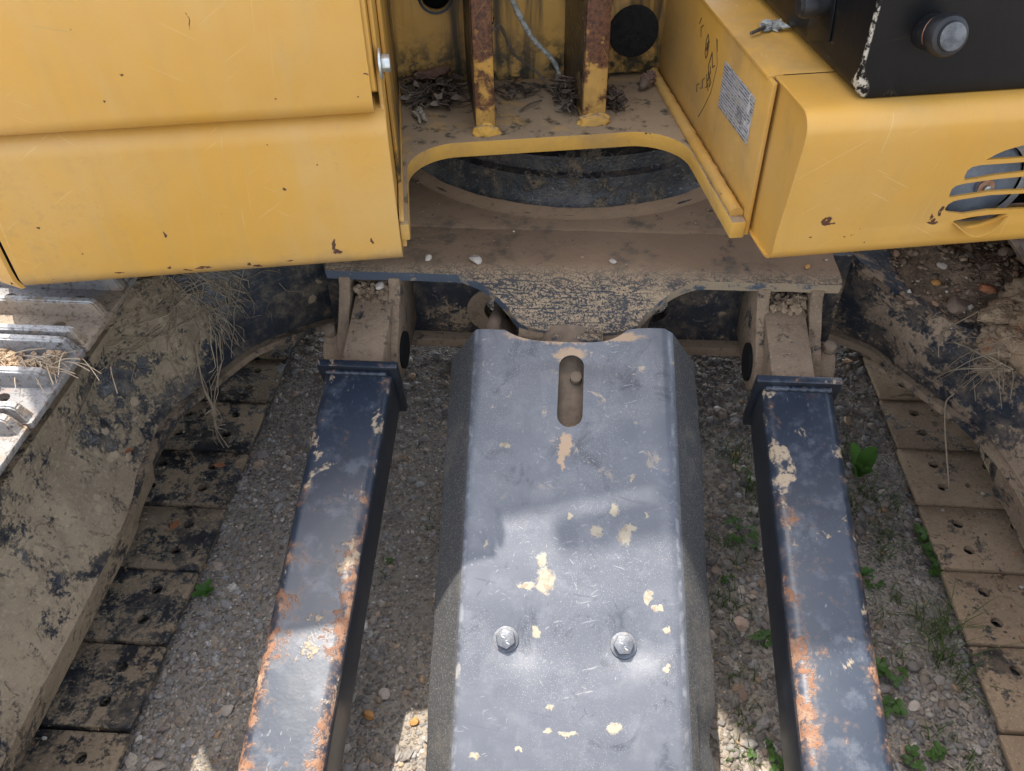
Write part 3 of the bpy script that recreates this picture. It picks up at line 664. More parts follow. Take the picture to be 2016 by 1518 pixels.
# ---------------------------------------------------------------- blade arm brackets
BP = [(1.199, .451), (1.196, .432), (1.152, .382), (1.128, .362), (1.115, .338), (1.112, .312), (1.120, .290), (1.140, .273), (1.168, .268), (1.20, .274), (1.30, .285), (1.30, .451)]
BRK = ((-.412, -.391), (-.323, -.302), (.317, .339), (.406, .428))
for k, (x0, x1) in enumerate(BRK):
    prism('bracket_plate', BP, x0, x1, lambda y, z, x: (x, y, z), M['under_brown'] if k else M['under_brown'], EX, .003)
for x0, d in ((-.412, -1), (.428, 1)):
    cyl('pivot_pin', (x0+d*-.108, 1.160, .322), (d, 0, 0), .024, .14, M['under_brown'], EX, 28, .003)
    b = cyl('pin_boss', (x0, 1.160, .322), (d, 0, 0), .040, .028, M['under_brown'], EX, 30, .005)
    hexa('lock_bolt', (x0+d*.016, 1.152, .361), (0, -.25, 1), .0125, .016, M['hose'], EX, 15, .003)
for x, d in ((-.302, 1), (.317, -1)): cyl('pivot_dark_disc', (x, 1.160, .322), (d, 0, 0), .034, .006, M['hole'], EX, 28, .001)  # near-black disc stands in for the dark opening in the plate

# ---------------------------------------------------------------- blade arms
AS = R(15); ay, az = math.cos(AS), math.sin(AS)
def ARM(x, s, h): return Vector((x, 1.08-s*ay-h*az, .40-s*az+h*ay))      # s down the arm, h above its top face
for cx, sd in ((-.3480, -1), (.3665, 1)):
    prof = rrect(cx-.0575, cx+.0575, -.112, 0, .018, 6)
    a = prism('blade_arm', prof, .058, .92, lambda x, h, s: ARM(x, s, h), M['arm'], EX, 0, smooth=50)
    fl = [(cx-.067, .014), (cx+.067, .014), (cx+.067, -.03), (cx+.064, -.125), (cx-.064, -.125), (cx-.067, -.03)]
    prism('arm_flange', fl, .043, .057, lambda x, h, s: ARM(x, s, h), M['arm'], a, .0025)
    V = []; wl = []
    for t in range(25):
        x = cx-.052+.104*t/24; wl.append(ARM(x, .061, .001+.001*math.sin(t*2.7)))
    tube('weld_bead', wl, [.005+.001*math.sin(k*1.9) for k in range(25)], M['arm'], a, 8)
    prism('arm_tongue', [(cx-.036, -.012), (cx+.034, -.012), (cx+.034, -.10), (cx-.036, -.10)], -.115, .043, lambda x, h, s: ARM(x, s, h), M['under_brown'], a, .004)
# blade at the far end of the arms
bp = []
for k in range(13):
    t = k/12; bp.append((.17-.07*math.sin(math.pi*t), .02+.34*t))
bpoly = bp+[(y-.012, z) for y, z in bp[::-1]]
prism('dozer_blade', bpoly, -.98, 1.0, lambda y, z, x: (x, y, z), M['under'], EX, 0)

# ---------------------------------------------------------------- cylinder guard
GS = R(25); gy, gz = math.cos(GS), math.sin(GS)
def GU(x, s, h): return Vector((x, 1.08-s*gy-h*gz, .44-s*gz+h*gy))
NS, SL = 110, .86
prof_x = []
W = .158
def guard_prof(cxo, s):
    """cross-section from the left hem to the right hem: (x, h)"""
    o = []
    xs = [-W-.045+.053*k/16 for k in range(16)]+[-W+.008+(2*W-.016)*k/52 for k in range(53)]+[W+.008+.043*k/16 if k else W+.006 for k in range(17)]
    for x in sorted(set(xs)):
        d = (abs(x)-W)/.0032; sp_ = .0032*(d if d > 30 else math.log1p(math.exp(d))); o.append((x, -1.38*sp_))
    return o
top = []
for i in range(NS+1):
    q = i/NS; row = []; pr_ = guard_prof(0, 0)
    for x, h in pr_:
        a = abs(x)/W
        # upper edge: scooped in the middle, corners cut back on the flanges
        e = .018*max(0, 1-(abs(x+.01)/.10)**4) if a < 1 else .0
        if a >= 1: e = .030*min(1, (abs(x)-W)/.048)
        if a < 1: e -= .012/(1+math.exp(-(x-.085)/.012))
        else: e -= .012*(x > 0)
        s0 = e; s = s0+(SL-s0)*q
        cx = .003+.018*s/.65
        dent = -.006*math.exp(-(((x+.075)/.045)**2+((s-.487)/.035)**2))-.007*math.exp(-(((x-.088)/.05)**2+((s-.487)/.04)**2))
        dent += -.004*math.exp(-(((x-.0)/.09)**2+((s-.05)/.03)**2))*(a < 1)
        dent += .0022*mnoise.fractal(Vector((x*9, s*7, 3)), 1, 2, 3)
        hem = 0
        if a > 1.12: hem = -.012*math.exp(-((s-.60)/.03)**2)*(x > 0)+.004*mnoise.noise(Vector((s*14, x*3, 8)))*(a-1)/.28
        row.append(GU(x+cx+hem, s, h+dent))
    top.append(row)
nG = Vector((0, gz, -gy))*.007
guard = solid_grid('cylinder_guard', top, nG, M['guard'], EX, 50)
slot = []
for k in range(13): t = R(180*k/12); slot.append((.020*math.cos(t), .165-.020+.020*math.sin(t)))
for k in range(13): t = R(180+180*k/12); slot.append((.020*math.cos(t), .060+.006*0+.020*math.sin(t)-.0))
cut(guard, [prism('c', [(x+.004, s) for x, s in slot], -.05, .05, GU, M['hole'], None, 0)])
# what shows through the slot: the muddy cylinder barrel with its grease nipple
tube('blade_cylinder', [GU(-.004, -.03, -.085), GU(.004, .6, -.095)], .055, M['hose'], EX, 28)
cyl('grease_nipple', GU(.012, .070, -.040), (0, -gz, gy), .010, .020, M['hose'], EX, 14, .002)
for x, s, rot in ((-.075, .4875, 10), (.091, .4865, 35)):
    c = GU(x, s, -.0075+.001); n = Vector((0, -gz, gy))
    w_ = cyl('washer', c, n, .0185, .0035, M['bolt'], guard, 32, .001)
    hexa('bolt_head', c+n*.0036, n, .0150, .010, M['bolt'], guard, rot, .002)
    # grade marks cast on the head
    bs = basis(c+n*.0134, n)
    for m_ in ((-.005, -.003), (.003, .004)):
        tube('grade_mark', [bs(m_[0]+.0025*math.cos(t*.7), m_[1]+.003*math.sin(t*1.1), 0) for t in range(6)], .0006, M['zinc'], guard, 5)

# ---------------------------------------------------------------- tracks
PIT = .1495
def shoe_mesh(side):
    bm = bmesh.new(); Wd = .48; s = side
    pl = [(0, -.071), (.004, -.0735), (Wd, -.0735), (Wd, .0735), (.004, .0735), (0, .071)]
    prism_bm(pl, -.010, 0, lambda x, y, z: (s*x, y, z), .0018, 2, bm)
    for y in (-.064, 0, .064):
        w0, w1, h = .0095, .0058, .024
        b = bmesh.new(); q = []
        for x, hh in ((.004, -.002), (.013, h*.86), (.020, h), (Wd-.02, h), (Wd-.004, -.002)):
            q.append([b.verts.new((s*x, y-w0, -.002)), b.verts.new((s*x, y-w1, hh)), b.verts.new((s*x, y+w1, hh)), b.verts.new((s*x, y+w0, -.002))])
        for i in range(len(q)-1):
            for j in range(4):
                b.faces.new((q[i][j], q[i+1][j], q[i+1][(j+1) % 4], q[i][(j+1) % 4]))
        b.faces.new(q[0]); b.faces.new(q[-1][::-1])
        bmesh.ops.remove_doubles(b, verts=b.verts, dist=1e-5)
        bmesh.ops.recalc_face_normals(b, faces=b.faces)
        bmesh.ops.bevel(b, geom=[e for e in b.edges if len(e.link_faces) == 2 and e.calc_face_angle(0) > R(28)], offset=.0022, segments=2, affect='EDGES')
        me = bpy.data.meshes.new('t'); b.to_mesh(me); b.free(); bm.from_mesh(me); bpy.data.meshes.remove(me)
    o = finish('track_shoe', bm, M['steel'], None, 35)
    cs = []
    for x, y in ((.060, .031), (.060, -.031), (.165, .031), (.165, -.031)):
        cs.append(prism('c', circle(s*x, y, .0098, 14), -.03, .01, ID, M['hole'], None, 0))
    cut(o, cs); return o
for side, xi, name in ((-1, -.657, 'left'), (1, .677, 'right')):
    proto = shoe_mesh(side); upm = proto.data; lowm = upm.copy(); lowm.materials.clear(); lowm.materials.append(M['shoe_low'] if side < 0 else M['shoe_low_r'])
    lowm.name = 'track_shoe_lower'
    core = prism('track', rect(.12, .50, -.45, 1.95), .86, 1.02, lambda z, y, x: (side*x, y, z), M['under_brown'], EX, .01)     # link chain and rollers
    prism('sun_block_plate', rect(.553, .566, -.45, 1.95), .692, 1.12, lambda z, y, x: (side*x, y, z), M['under_brown'], core, .004)  # plate added to stop sunlight passing through the upper shoe holes
    first = True
    for run in (0, 1):
        for k in range(-4, 9):
            if run: y = .836-.0745+PIT*k; loc = (xi+rng.uniform(-.002, .002), y, .580); rot = (R(rng.uniform(-1.2, 1.2)), R(rng.uniform(-.5, .5)), 0)
            else: y = (.71 if side < 0 else .798)+.0745+PIT*k; loc = (xi+rng.uniform(-.002, .002), y, .024+rng.uniform(-.002, .002)); rot = (math.pi+R(rng.uniform(-3.6, -1.6)), R(rng.uniform(-.7, .7)), 0)
            o = proto if first else bpy.data.objects.new('track_shoe', upm)
            if not first: col.objects.link(o)
            first = False
            if not run: o.data = lowm
            o.location = loc; o.rotation_euler = rot; o.parent = core

# ---------------------------------------------------------------- house: left bodywork
def sheet(profile, th):
    """closed polygon of a bent sheet from an open (v,z) profile"""
    o = []; n = len(profile)
    for i, (a, b) in enumerate(profile):
        a0, b0 = profile[max(i-1, 0)]; a1, b1 = profile[min(i+1, n-1)]; l = math.hypot(a1-a0, b1-b0) or 1
        o.append((a+th*(b1-b0)/l, b-th*(a1-a0)/l))
    return profile+o[::-1]
def arcp(cx, cy, r, a0, a1, n=8): return [(cx+r*math.cos(R(a0+(a1-a0)*k/n)), cy+r*math.sin(R(a0+(a1-a0)*k/n))) for k in range(n+1)]
lp = [(.10, .657), (.035, .657)] + arcp(.022, .679, .022, 270, 180, 7) + [(.0, .76)] + arcp(.034, .838, .034, 180, 100, 9) + [(.07, .876), (.12, .878)]
prism('lower_panel', sheet(lp, .004), -.497, .0, FU, M['yellow_l'], EX, .0008, 1, 40)
# corner piece beyond the slanted seam, folding back along the side
cp = [(-.507, .002), (-.54, .022), (-.575, .085), (-.605, .16), (-.625, .28), (-.632, .5)]
for zz0, zz1 in ((.657, .872),):
    rows = []
    for j in range(15):
        t = j/14; z = zz0+(zz1-zz0)*t; ins = .006*max(0, 1-t/.12)**2 + .03*max(0, (t-.86)/.14)**2
        rows.append([U(u+ins*.6, v+ins, z) for i, (u, v) in enumerate(cp)])
    solid_grid('corner_panel', rows, tuple(U(.004, .003, 0)-U(0, 0, 0)), M['yellow'], EX, 40)
prism('seam_strip', [(-.515, .664), (-.485, .664), (-.485, .72), (-.49, .87), (-.515, .87)], .010, .014, FV, M['hole'], EX, 0)
# inner return (the side facing the slew gap)
prism('side_plate', [(.008, .664), (.45, .664), (.45, 1.18), (.05, 1.18), (.02, 1.12), (.02, .872), (.006, .85)], -.006, -.001, FU, M['yellow_wall'], EX, .001)
# engine door above
dp = [(.06, .8765)] + arcp(.010, .8915, .022, 245, 180, 7) + [(-.012, .98), (-.006, 1.06), (.01, 1.12), (.045, 1.145)]
door = prism('engine_door', sheet(dp, .005), -.515, -.012, FU, M['yellow_l'], EX, .003, 2, 40)
prism('door_flange', [(-.006, .90), (.02, .888), (.06, .888), (.06, 1.15), (.012, 1.09), (-.004, 1.03)], -.0155, -.0065, FU, M['yellow'], EX, .002)
rows = []
for j in range(12):
    t = j/11; z = .884+.27*t
    rows.append([U(u+.002, v-.010+.10*max(0, t-.6), z) for u, v in cp])
solid_grid('door_corner', rows, tuple(U(.004, .003, 0)-U(0, 0, 0)), M['yellow'], EX, 40)
bc = U(-.0125, .004, .927)
wsh = cyl('washer', U(-.0005, .006, .927), U(1, 0, 0)-U(0, 0, 0), .017, .003, M['zinc'], EX, 28, .0008)
hexa('side_bolt', U(.0025, .006, .927), U(1, 0, 0)-U(0, 0, 0), .010, .010, M['zinc'], EX, 12)
# unseen engine hood, its height and footprint shaped to cast the shadow edges
prism('engine_hood', [(-.285, .05), (-.555, .05), (-.615, .16), (-.645, .30), (-.64, 1.25), (-.285, 1.25)], 1.15, 1.57, FZ, M['yellow'], EX, .012, 3)
prism('hood_step', [(-.006, .05), (-.284, .05), (-.284, 1.25), (-.006, 1.25)], 1.15, 1.185, FZ, M['yellow'], EX, .012, 3)
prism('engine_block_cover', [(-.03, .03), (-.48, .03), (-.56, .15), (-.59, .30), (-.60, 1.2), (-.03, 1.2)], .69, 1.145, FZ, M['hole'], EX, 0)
tube('shadow_rod', [U(-.115, .45, 2.66), U(-.105, .45, 2.66), U(.10, .45, 2.66), U(.40, .45, 2.66)], [.016, .024, .024, .024], M['box'], EX, 14)  # unseen rod added to cast the dark band across the guard

# ---------------------------------------------------------------- house: centre bay
bw = prism('back_wall', rect(-.002, .462, .70, 1.30), .452, .462, FV, M['yellow_in'], EX, 0)
cut(bw, [prism('c', circle(.0775, .860, .024, 28), .42, .50, FV, M['hole'], None, 0)])
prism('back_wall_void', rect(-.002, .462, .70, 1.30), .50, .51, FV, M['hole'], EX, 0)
lathe('wall_hole_rim', [(.0245, -.002), (.029, -.003), (.029, .001)], lambda x, y, z: U(.0775+x, .452+z, .860+y), M['rubber'], EX, 32)
padp = prism('mount_plate', rrect(.352, .458, .722, .90, .010), .438, .450, FV, M['yellow_in'], EX, .002)
prism('mount_pad', circle(.401, .792, .0420, 40), .430, .437, FV, M['rubber_matt'], EX, .002)
# base plate with the U-shaped cut-out
A_ = [(.0, .45), (.0, .006)]
UO = [(-.0, .5), (.0, .004), (.013, .004)] + [(.013, .15)] + arcp(.093, .150, .080, 180, 97, 12) + arcp(.352, .148, .080, 86, 0, 12) + [(.432, -.05), (.452, -.05), (.452, .5)]
prism('base_plate', UO, .690, .715, FZ, M['floor'], EX, .0025, 2, 30)
prism('left_flange', [(.012, .676), (.45, .70), (.45, .725), (.03, .725), (.012, .72)], .0005, .007, FU, M['yellow_wall'], EX, .001)
prism('left_wall', rect(.10, .45, .716, 1.25), .0, .005, FU, M['yellow_in'], EX, .001)
def rib(u0, u1, v0):
    o = prism('rib', rect(v0, .4515, .716, 1.25), u0, u1, FU, [M['rib']], EX, .003, 2)
    sidep = prism('rib_face_scale', [(v0+.006, .73), (.45, .72), (.45, 1.2), (v0+.006, 1.2)], u0-.0012, u0-.0002, FU, M['rib_side'], o, 0)
    # heavy weld fillet at the foot
    bm = bmesh.new(); bmesh.ops.create_icosphere(bm, subdivisions=4, radius=1)
    for v in bm.verts:
        d = v.co; k = 1+.22*mnoise.fractal(d*2+Vector((u0*9, 0, 0)), 1, 2, 3)
        v.co = U((u0+u1)/2+d.x*k*(u1-u0)*.72, v0-.001+d.y*k*.011, .715+max(0, d.z)*k*.017)
    finish('weld_fillet', bm, M['floor'], o, 50)
    bm = bmesh.new(); rg = random.Random(int(u0*1000))
    for k in range(26):                                   # flakes of paint and rust curling off the edge
        z = rg.uniform(.74, 1.0); s = rg.uniform(.003, .008); c = U(u1+.0006, v0+rg.uniform(.004, .05), z)
        p = [bm.verts.new(c+(U(rg.uniform(-.0, .004), rg.uniform(-s, s), 0)-U(0, 0, 0))+Vector((0, 0, rg.uniform(-s, s)*1.8))) for _ in range(4)]
        try: bm.faces.new(p)
        except Exception: pass
    finish('rust_flakes', bm, M['rib_side'], o, 0)['kind'] = 'stuff'
    return o
rib(.1215, .1515, .254); rib(.289, .3255, .266)
# right cheek wall, its weld, the ledge on top
rw = prism('cheek_wall', rect(-.046, .6, .692, .897), .4525, .4585, FU, M['yellow_wall'], EX, .001)
bead = []
for k in range(60):
    t = k/59; bead.append(U(.4425+.0004*math.sin(k*1.7), .448-.482*t, .7185+.0004*math.sin(k*2.3)))
tube('weld_seam', bead, [.0088+.0004*math.sin(k*1.3)+.0003*math.sin(k*3.1) for k in range(60)], M['yellow_wall'], EX, 12)
prism('ledge', [(.4505, -.030), (.80, -.030), (.80, .7), (.4505, .7)], .8955, .9005, FZ, M['yellow_wall'], EX, .001)
# data plate on the cheek wall
dv = [(.4518, -.004, .861), (.4518, .121, .860), (.4518, .122, .796), (.4518, -.002, .799)]
me = bpy.data.meshes.new('data_plate'); bmd = bmesh.new()
q = [bmd.verts.new(U(*p)) for p in dv]; q2 = [bmd.verts.new(U(p[0]+.0006, p[1], p[2])) for p in dv]
f = bmd.faces.new(q[::-1]); uvl = bmd.loops.layers.uv.new('UVMap'); bmd.faces.new(q2)
for i in range(4): bmd.faces.new((q[i], q[(i+1) % 4], q2[(i+1) % 4], q2[i]))
uvm = {0: (1, 1), 1: (0, 1), 2: (0, 0), 3: (1, 0)}
for lp_ in f.loops: lp_[uvl].uv = uvm[q.index(lp_.vert)]
dpo = finish('data_plate', bmd, M['decal'], EX, 0); dpo['label'] = 'worn silver data plate with scuffed dark print'
# hand-written paint-marker scrawl on the cheek wall
def W(v, z): return U(.4521, v, z)
scrawl = [[(.205, .865), (.210, .855), (.208, .838), (.202, .832), (.196, .840), (.197, .857), (.205, .865)], [(.200, .858), (.206, .842)], [(.206, .852), (.201, .849)], [(.196, .858), (.202, .842)],
          [(.165, .872), (.158, .858)], [(.178, .850), (.168, .832)], [(.178, .850), (.186, .828), (.180, .815), (.172, .822), (.178, .830)], [(.168, .832), (.160, .838)],
          [(.180, .822), (.170, .803), (.165, .812), (.176, .818), (.182, .806), (.172, .797)], [(.188, .815), (.180, .799), (.187, .796)], [(.195, .806), (.203, .800), (.199, .790), (.208, .786)],
          [(.232, .868), (.240, .862), (.236, .850)], [(.244, .874), (.250, .864)], [(.215, .790), (.225, .784), (.222, .774)], [(.168, .872), (.150, .842), (.160, .80), (.180, .77), (.200, .745)]]
tubes('marker_scrawl', [([W(v, z) for v, z in s], .0007 if k < len(scrawl)-1 else .0004) for k, s in enumerate(scrawl)], M['ink'], 4, rw)

# ---------------------------------------------------------------- house: right skirt with louvres
sp = [(-.033, .9005), (-.10, .9008)] + arcp(-.119, .876, .0250, 84, 178, 8) + [(-.143, .86), (-.133, .785), (-.126, .742)] + arcp(-.099, .722, .027, 190, 262, 7) + [(-.062, .6935), (-.03, .694)]
skirt = prism('right_skirt', sheet(sp, -.004), .4600, 1.12, FU, M['yellow_r'], EX, .0008, 1, 40)
sl_ = [[(.686, .832), (.695, .838), (.7045, .842), (.730, .848), (.755, .848), (.775, .842), (.786, .831)],
       [(.669, .810), (.669, .817), (.673, .821), (.682, .8225), (.738, .8225), (.79, .8215), (.800, .816), (.80, .81), (.742, .8105), (.708, .809), (.676, .8055), (.671, .806)],
       [(.661, .786), (.6605, .792), (.664, .796), (.6745, .798), (.711, .8005), (.746, .8015), (.80, .80), (.806, .793), (.80, .784), (.753, .7845), (.711, .7855), (.666, .7815), (.662, .7825)],
       [(.6645, .764), (.666, .769), (.671, .7725), (.678, .774), (.714, .777), (.757, .776), (.80, .774), (.805, .765), (.79, .755), (.765, .7555), (.721, .757), (.693, .7545), (.672, .758), (.666, .7605)],
       [(.684, .742), (.705, .7455), (.728, .747), (.752, .7465), (.741, .740), (.72, .7345), (.699, .733), (.689, .736)]]
sl_ = [[(u, sum(q[1] for q in s)/len(s)+(z-sum(q[1] for q in s)/len(s))*1.18) for u, z in s] for s in sl_]
cut(skirt, [prism('c', s, -.20, -.085, FV, M['hole'], None, 0) for s in sl_])
prism('skirt_end_cap', [(p[0]+.003*(1 if p[0] < -.08 else 0), p[1]-.003*(1 if p[1] > .8 else -1)) for p in sp], .4635, .4665, FU, M['yellow_wall'], EX, 0)
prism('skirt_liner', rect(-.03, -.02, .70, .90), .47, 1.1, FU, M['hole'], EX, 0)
# scoop lip under the lowest louvre
lipp = [[U(.684+.068*t, -.130-.016*math.sin(math.pi*min(1, t*1.05))*(.9+.1*math.sin(t*9)), .742-.010*math.sin(math.pi*t)-.004*math.sin(math.pi*t*1.6)) for t in [k/20 for k in range(21)]],
        [U(.684+.068*t, -.112, .735-.004*math.sin(math.pi*t)) for t in [k/20 for k in range(21)]]]
solid_grid('louvre_lip', lipp, (0, 0, -.0018), M['yellow'], skirt, 60)
# round housing seen through the louvres
dc = lambda x, y, z: U(.738+x, -.072+z, .764+y)
dd = lathe('horn_housing', [(0, -.016), (.012, -.016), (.013, -.012), (.030, -.012), (.046, -.008), (.052, -.002), (.056, .012)], dc, M['disc'], EX, 48)
lathe('horn_rim', [(.054, -.004), (.062, -.006), (.066, -.001), (.066, .008)], dc, M['disc_rim'], dd, 48)
cyl('horn_washer', dc(0, 0, -.0165), U(0, -1, 0)-U(0, 0, 0), .011, .002, M['orange_rust'], dd, 20, .0005)
hexa('horn_bolt', dc(0, 0, -.0185), U(0, -1, 0)-U(0, 0, 0), .005, .004, M['zinc'], dd)

# ---------------------------------------------------------------- black storage box on the ledge, with rubber stops
bx = rrect(.519, 1.05, .901, 1.55, .020, 6)
box = prism('black_box', bx, -.113, .42, FV, M['box'], EX, .004, 3)
def stop(base, d, r, ln, parent, face):
    d = Vector(d).normalized(); b = Vector(base)
    o = cyl('rubber_stop', b, d, r, ln, M['rubber'], parent, 32, .002)
    lathe('stop_cap', [(0, ln+.0075), (r*.78, ln+.0072), (r*.80, ln+.0045), (r*1.02, ln+.003), (r*1.14, ln-.002), (r*1.14, ln-.012), (r*1.0, ln-.013)], basis(b, d), M['rubber'], o, 40)
    if face: cyl('stop_face', b+d*(ln+.0076), d, r*.74, .0008, M['knob_face'], o, 32, .0003); lathe('rust_ring', [(r*1.005, ln-.018), (r*1.05, ln-.016), (r*1.05, ln-.0125), (r*1.0, ln-.012)], basis(b, d), M['orange_rust'], o, 40)
du = U(1, 0, 0)-U(0, 0, 0); dvv = U(0, 1, 0)-U(0, 0, 0)
stop(U(.583, -.112, .972), -dvv*.93-du*.0+Vector((0, 0, .22)), .0185, .040, box, True)
stop(U(.5195, -.004, .968), -du, .012, .030, box, False)
prism('box_bracket', [(-.03, .935), (.03, .915), (.035, .93), (.02, .99), (-.02, .99)], .5165, .5185, FU, M['box'], box, .0005)
# cab above the box (out of the picture, shades the right-hand track)
prism('cab_shell', [(.60, .02), (1.12, .02), (1.12, 1.2), (.60, 1.2)], 1.5, 2.35, FZ, M['box'], EX, .03, 3)
# unseen mast for the boom, outline shaped to shade guard and blade arms
prism('boom_shade_mast', [(-.284, 1.19), (-.003, 1.19), (-.003, 1.31), (.60, 1.31), (.60, 3.5), (.062, 3.42), (.055, 2.55), (-.284, 2.57)], .452, .80, FV, M['yellow'], EX, .006, 2)
prism('house_floor', [(-.6, .46), (1.12, .46), (1.12, 1.9), (-.6, 1.9)], .69, .72, FZ, M['yellow_in'], EX, 0)

# ================================================================== THINGS LYING ON THE MACHINE
def ground_scatter(name, n, xr, yr, zf, rr_, mat, label, seed, keep=None, squash=(.45, .8), sink=.35, sub=1, xy=None):
    """many tiny stones as one mesh"""
    rs = np.random.RandomState(seed)
    bm = bmesh.new(); bmesh.ops.create_icosphere(bm, subdivisions=sub, radius=1); bv = np.array([v.co[:] for v in bm.verts]); bf = np.array([[v.index for v in f.verts] for f in bm.faces]); bm.free()
    x, y = xy if xy is not None else (rs.uniform(*xr, n), rs.uniform(*yr, n))
    if keep is not None: k = keep(x, y, rs); x, y = x[k], y[k]
    n = len(x); r = np.clip(rs.lognormal(math.log(rr_[0]), rr_[2], n), rr_[0]*.4, rr_[1])
    z = np.array([zf(a, b) for a, b in zip(x, y)]) if callable(zf) else (zf if isinstance(zf, np.ndarray) else np.full(n, zf))
    a = rs.uniform(0, 6.283, n); ca, sa = np.cos(a), np.sin(a); sc = np.stack([rs.uniform(.8, 1.35, n), rs.uniform(.65, 1.05, n), rs.uniform(*squash, n)], 1)
    V = bv[None]*sc[:, None]*(1+rs.uniform(-.34, .18, (n, len(bv), 1)))*r[:, None, None]
    tilt = rs.normal(0, .22, (n, 2)); V[:, :, 2] += V[:, :, 0]*tilt[:, None, 0]+V[:, :, 1]*tilt[:, None, 1]
    X = V[:, :, 0]*ca[:, None]-V[:, :, 1]*sa[:, None]+x[:, None]; Y = V[:, :, 0]*sa[:, None]+V[:, :, 1]*ca[:, None]+y[:, None]
    Z = V[:, :, 2]+(z+r*sc[:, 2]*(1-2*sink))[:, None]
    co = np.stack([X, Y, Z], 2).reshape(-1, 3); F_ = (bf[None]+(np.arange(n)*len(bv))[:, None, None]).reshape(-1, 3)
    me = bpy.data.meshes.new(name); me.vertices.add(len(co)); me.vertices.foreach_set('co', co.ravel().astype(np.float32))
    me.loops.add(F_.size); me.loops.foreach_set('vertex_index', F_.ravel().astype(np.int32)); me.polygons.add(len(F_))
    me.polygons.foreach_set('loop_start', np.arange(0, F_.size, 3, dtype=np.int32)); me.polygons.foreach_set('use_smooth', np.repeat(rs.rand(n) < .5, len(bf))); me.update(); me.validate()
    me.materials.append(mat); o = bpy.data.objects.new(name, me); col.objects.link(o); return tag(o, label, None, None, 'stuff')

# leaf litter swept into the corners of the base plate
def litter(name, cu, cv, su, sv_, n, label, seed, h=.012):
    rg = random.Random(seed); L_ = []
    for k in range(n):
        u, v = cu+rg.gauss(0, .45)*su, cv+rg.gauss(0, .45)*sv_
        u = min(max(u, cu-su), cu+su); v = min(max(v, cv-sv_), cv+sv_)
        a = rg.uniform(0, 6.28); ln = rg.uniform(.012, .045); z = .717+abs(rg.gauss(0, .6))*h; tl = rg.uniform(-.2, .2)
        p = [U(min(max(u+math.cos(a+b)*ln*t, cu-su-.004), cu+su+.004), min(max(v+math.sin(a+b)*ln*t, cv-sv_-.02), cv+sv_+.004), max(.717, z+tl*ln*t+rg.uniform(0, .003))) for t, b in ((-.5, 0), (0, rg.uniform(-.3, .3)), (.5, 0))]
        r = rg.uniform(.0006, .0017); L_.append((curve(p, 6), r))
    V = []; Fc = []
    for path, r in L_:
        v, f = tube_geo(path, r, 4); k = len(V); V += v; Fc += [tuple(i+k for i in q) for q in f]
    for k in range(n//2):                                  # leaf scraps
        u, v = cu+rg.gauss(0, .4)*su, cv+rg.gauss(0, .4)*sv_; u = min(max(u, cu-su), cu+su); v = min(max(v, cv-sv_), cv+sv_)
        s = rg.uniform(.005, .013); z = .718+abs(rg.gauss(0, .6))*h; b = len(V); m = rg.randint(5, 7); a0 = rg.uniform(0, 6)
        for q in range(m):
            a = a0+6.283*q/m; V.append(U(u+math.cos(a)*s*rg.uniform(.5, 1.2), min(v+math.sin(a)*s*rg.uniform(.4, .9), .449), max(.7165, z+rg.uniform(-.004, .006))))
        V.append(U(u, v, z+.003))
        for q in range(m): Fc.append((b+q, b+(q+1) % m, b+m))
    return tag(pydata(name, V, Fc, M['litter'], None, 60), label, None, None, 'stuff')
litter('leaf_litter', .064, .392, .052, .055, 190, 'dark leaf litter and twigs heaped left of the rusty ribs', 3, .020)
litter('leaf_litter', .272, .345, .014, .050, 110, 'tangle of black twigs heaped against the second rusty rib', 4, .022)
litter('leaf_litter', .352, .335, .018, .045, 60, 'loose twigs and needles lying beside the rubber pad', 5, .008)
litter('leaf_litter', .20, .40, .04, .045, 26, 'thin scatter of dirt and needles between the two ribs', 8, .004)
def leaf(name, fn, length, width, mat, label, lobes=0, curl=.15, seed=0, cat='leaf'):
    """curled dry leaf with a ridge and wavy, optionally lobed margin; fn maps (along, across, up)"""
    rg = random.Random(seed); V = []; Fc = []; n = 22; m = 4
    for i in range(n+1):
        t = i/n; w_ = math.sin(math.pi*min(1, t*.96+.02))**.8*width/2
        if lobes: w_ *= .62+.55*abs(math.sin(math.pi*lobes*t))
        w_ *= 1+.08*math.sin(t*31+seed)
        for j in range(-m, m+1):
            a = j/m; up_ = curl*length*(a*a*.6+(t-.45)**2*1.4)+.012*length*math.sin(t*40+j)
            V.append(fn((t-.5)*length, a*w_, up_))
    q = 2*m+1
    for i in range(n):
        for j in range(q-1): k = i*q+j; Fc.append((k, k+q, k+q+1, k+1))
    v, f = tube_geo([fn(-.5*length, 0, curl*length*.3), fn(-.62*length, .01*length, curl*length*.5), fn(-.78*length, .03*length, curl*length*.35)], .0009, 5); k = len(V); V += v; Fc += [tuple(i+k for i in p) for p in f]
    o = pydata(name, V, Fc, mat, None, 80); md = o.modifiers.new('thick', 'SOLIDIFY'); md.thickness = .0006; return tag(o, label, cat)
def at_frame(p, yawd, tilt=0):
    a = R(yawd); ct, st = math.cos(a), math.sin(a); p = Vector(p)
    return lambda x, y, z: p+Vector((ct*x-st*y, st*x+ct*y, z+tilt*x))
leaf('oak_leaf', at_frame(U(.062, .425, .738), 15, .1), .062, .040, M['leaf_dry'], 'lobed brown oak leaf on top of the litter heap', 3, .22, 2)
leaf('dry_leaf', at_frame(U(.103, .41, .738), -60, .2), .045, .016, M['litter'], 'narrow dark curled leaf leaning against the left rib', 0, .2, 5)
blob('wood_chip', U(.036, .318, .7235), (.010, .021, .008), M['wood'], None, 3, .35, 2, 0, 4, .5, R(25)); tag(col.objects['wood_chip'], 'pale splintered wood chip lying at the front of the litter heap', 'wood chip')
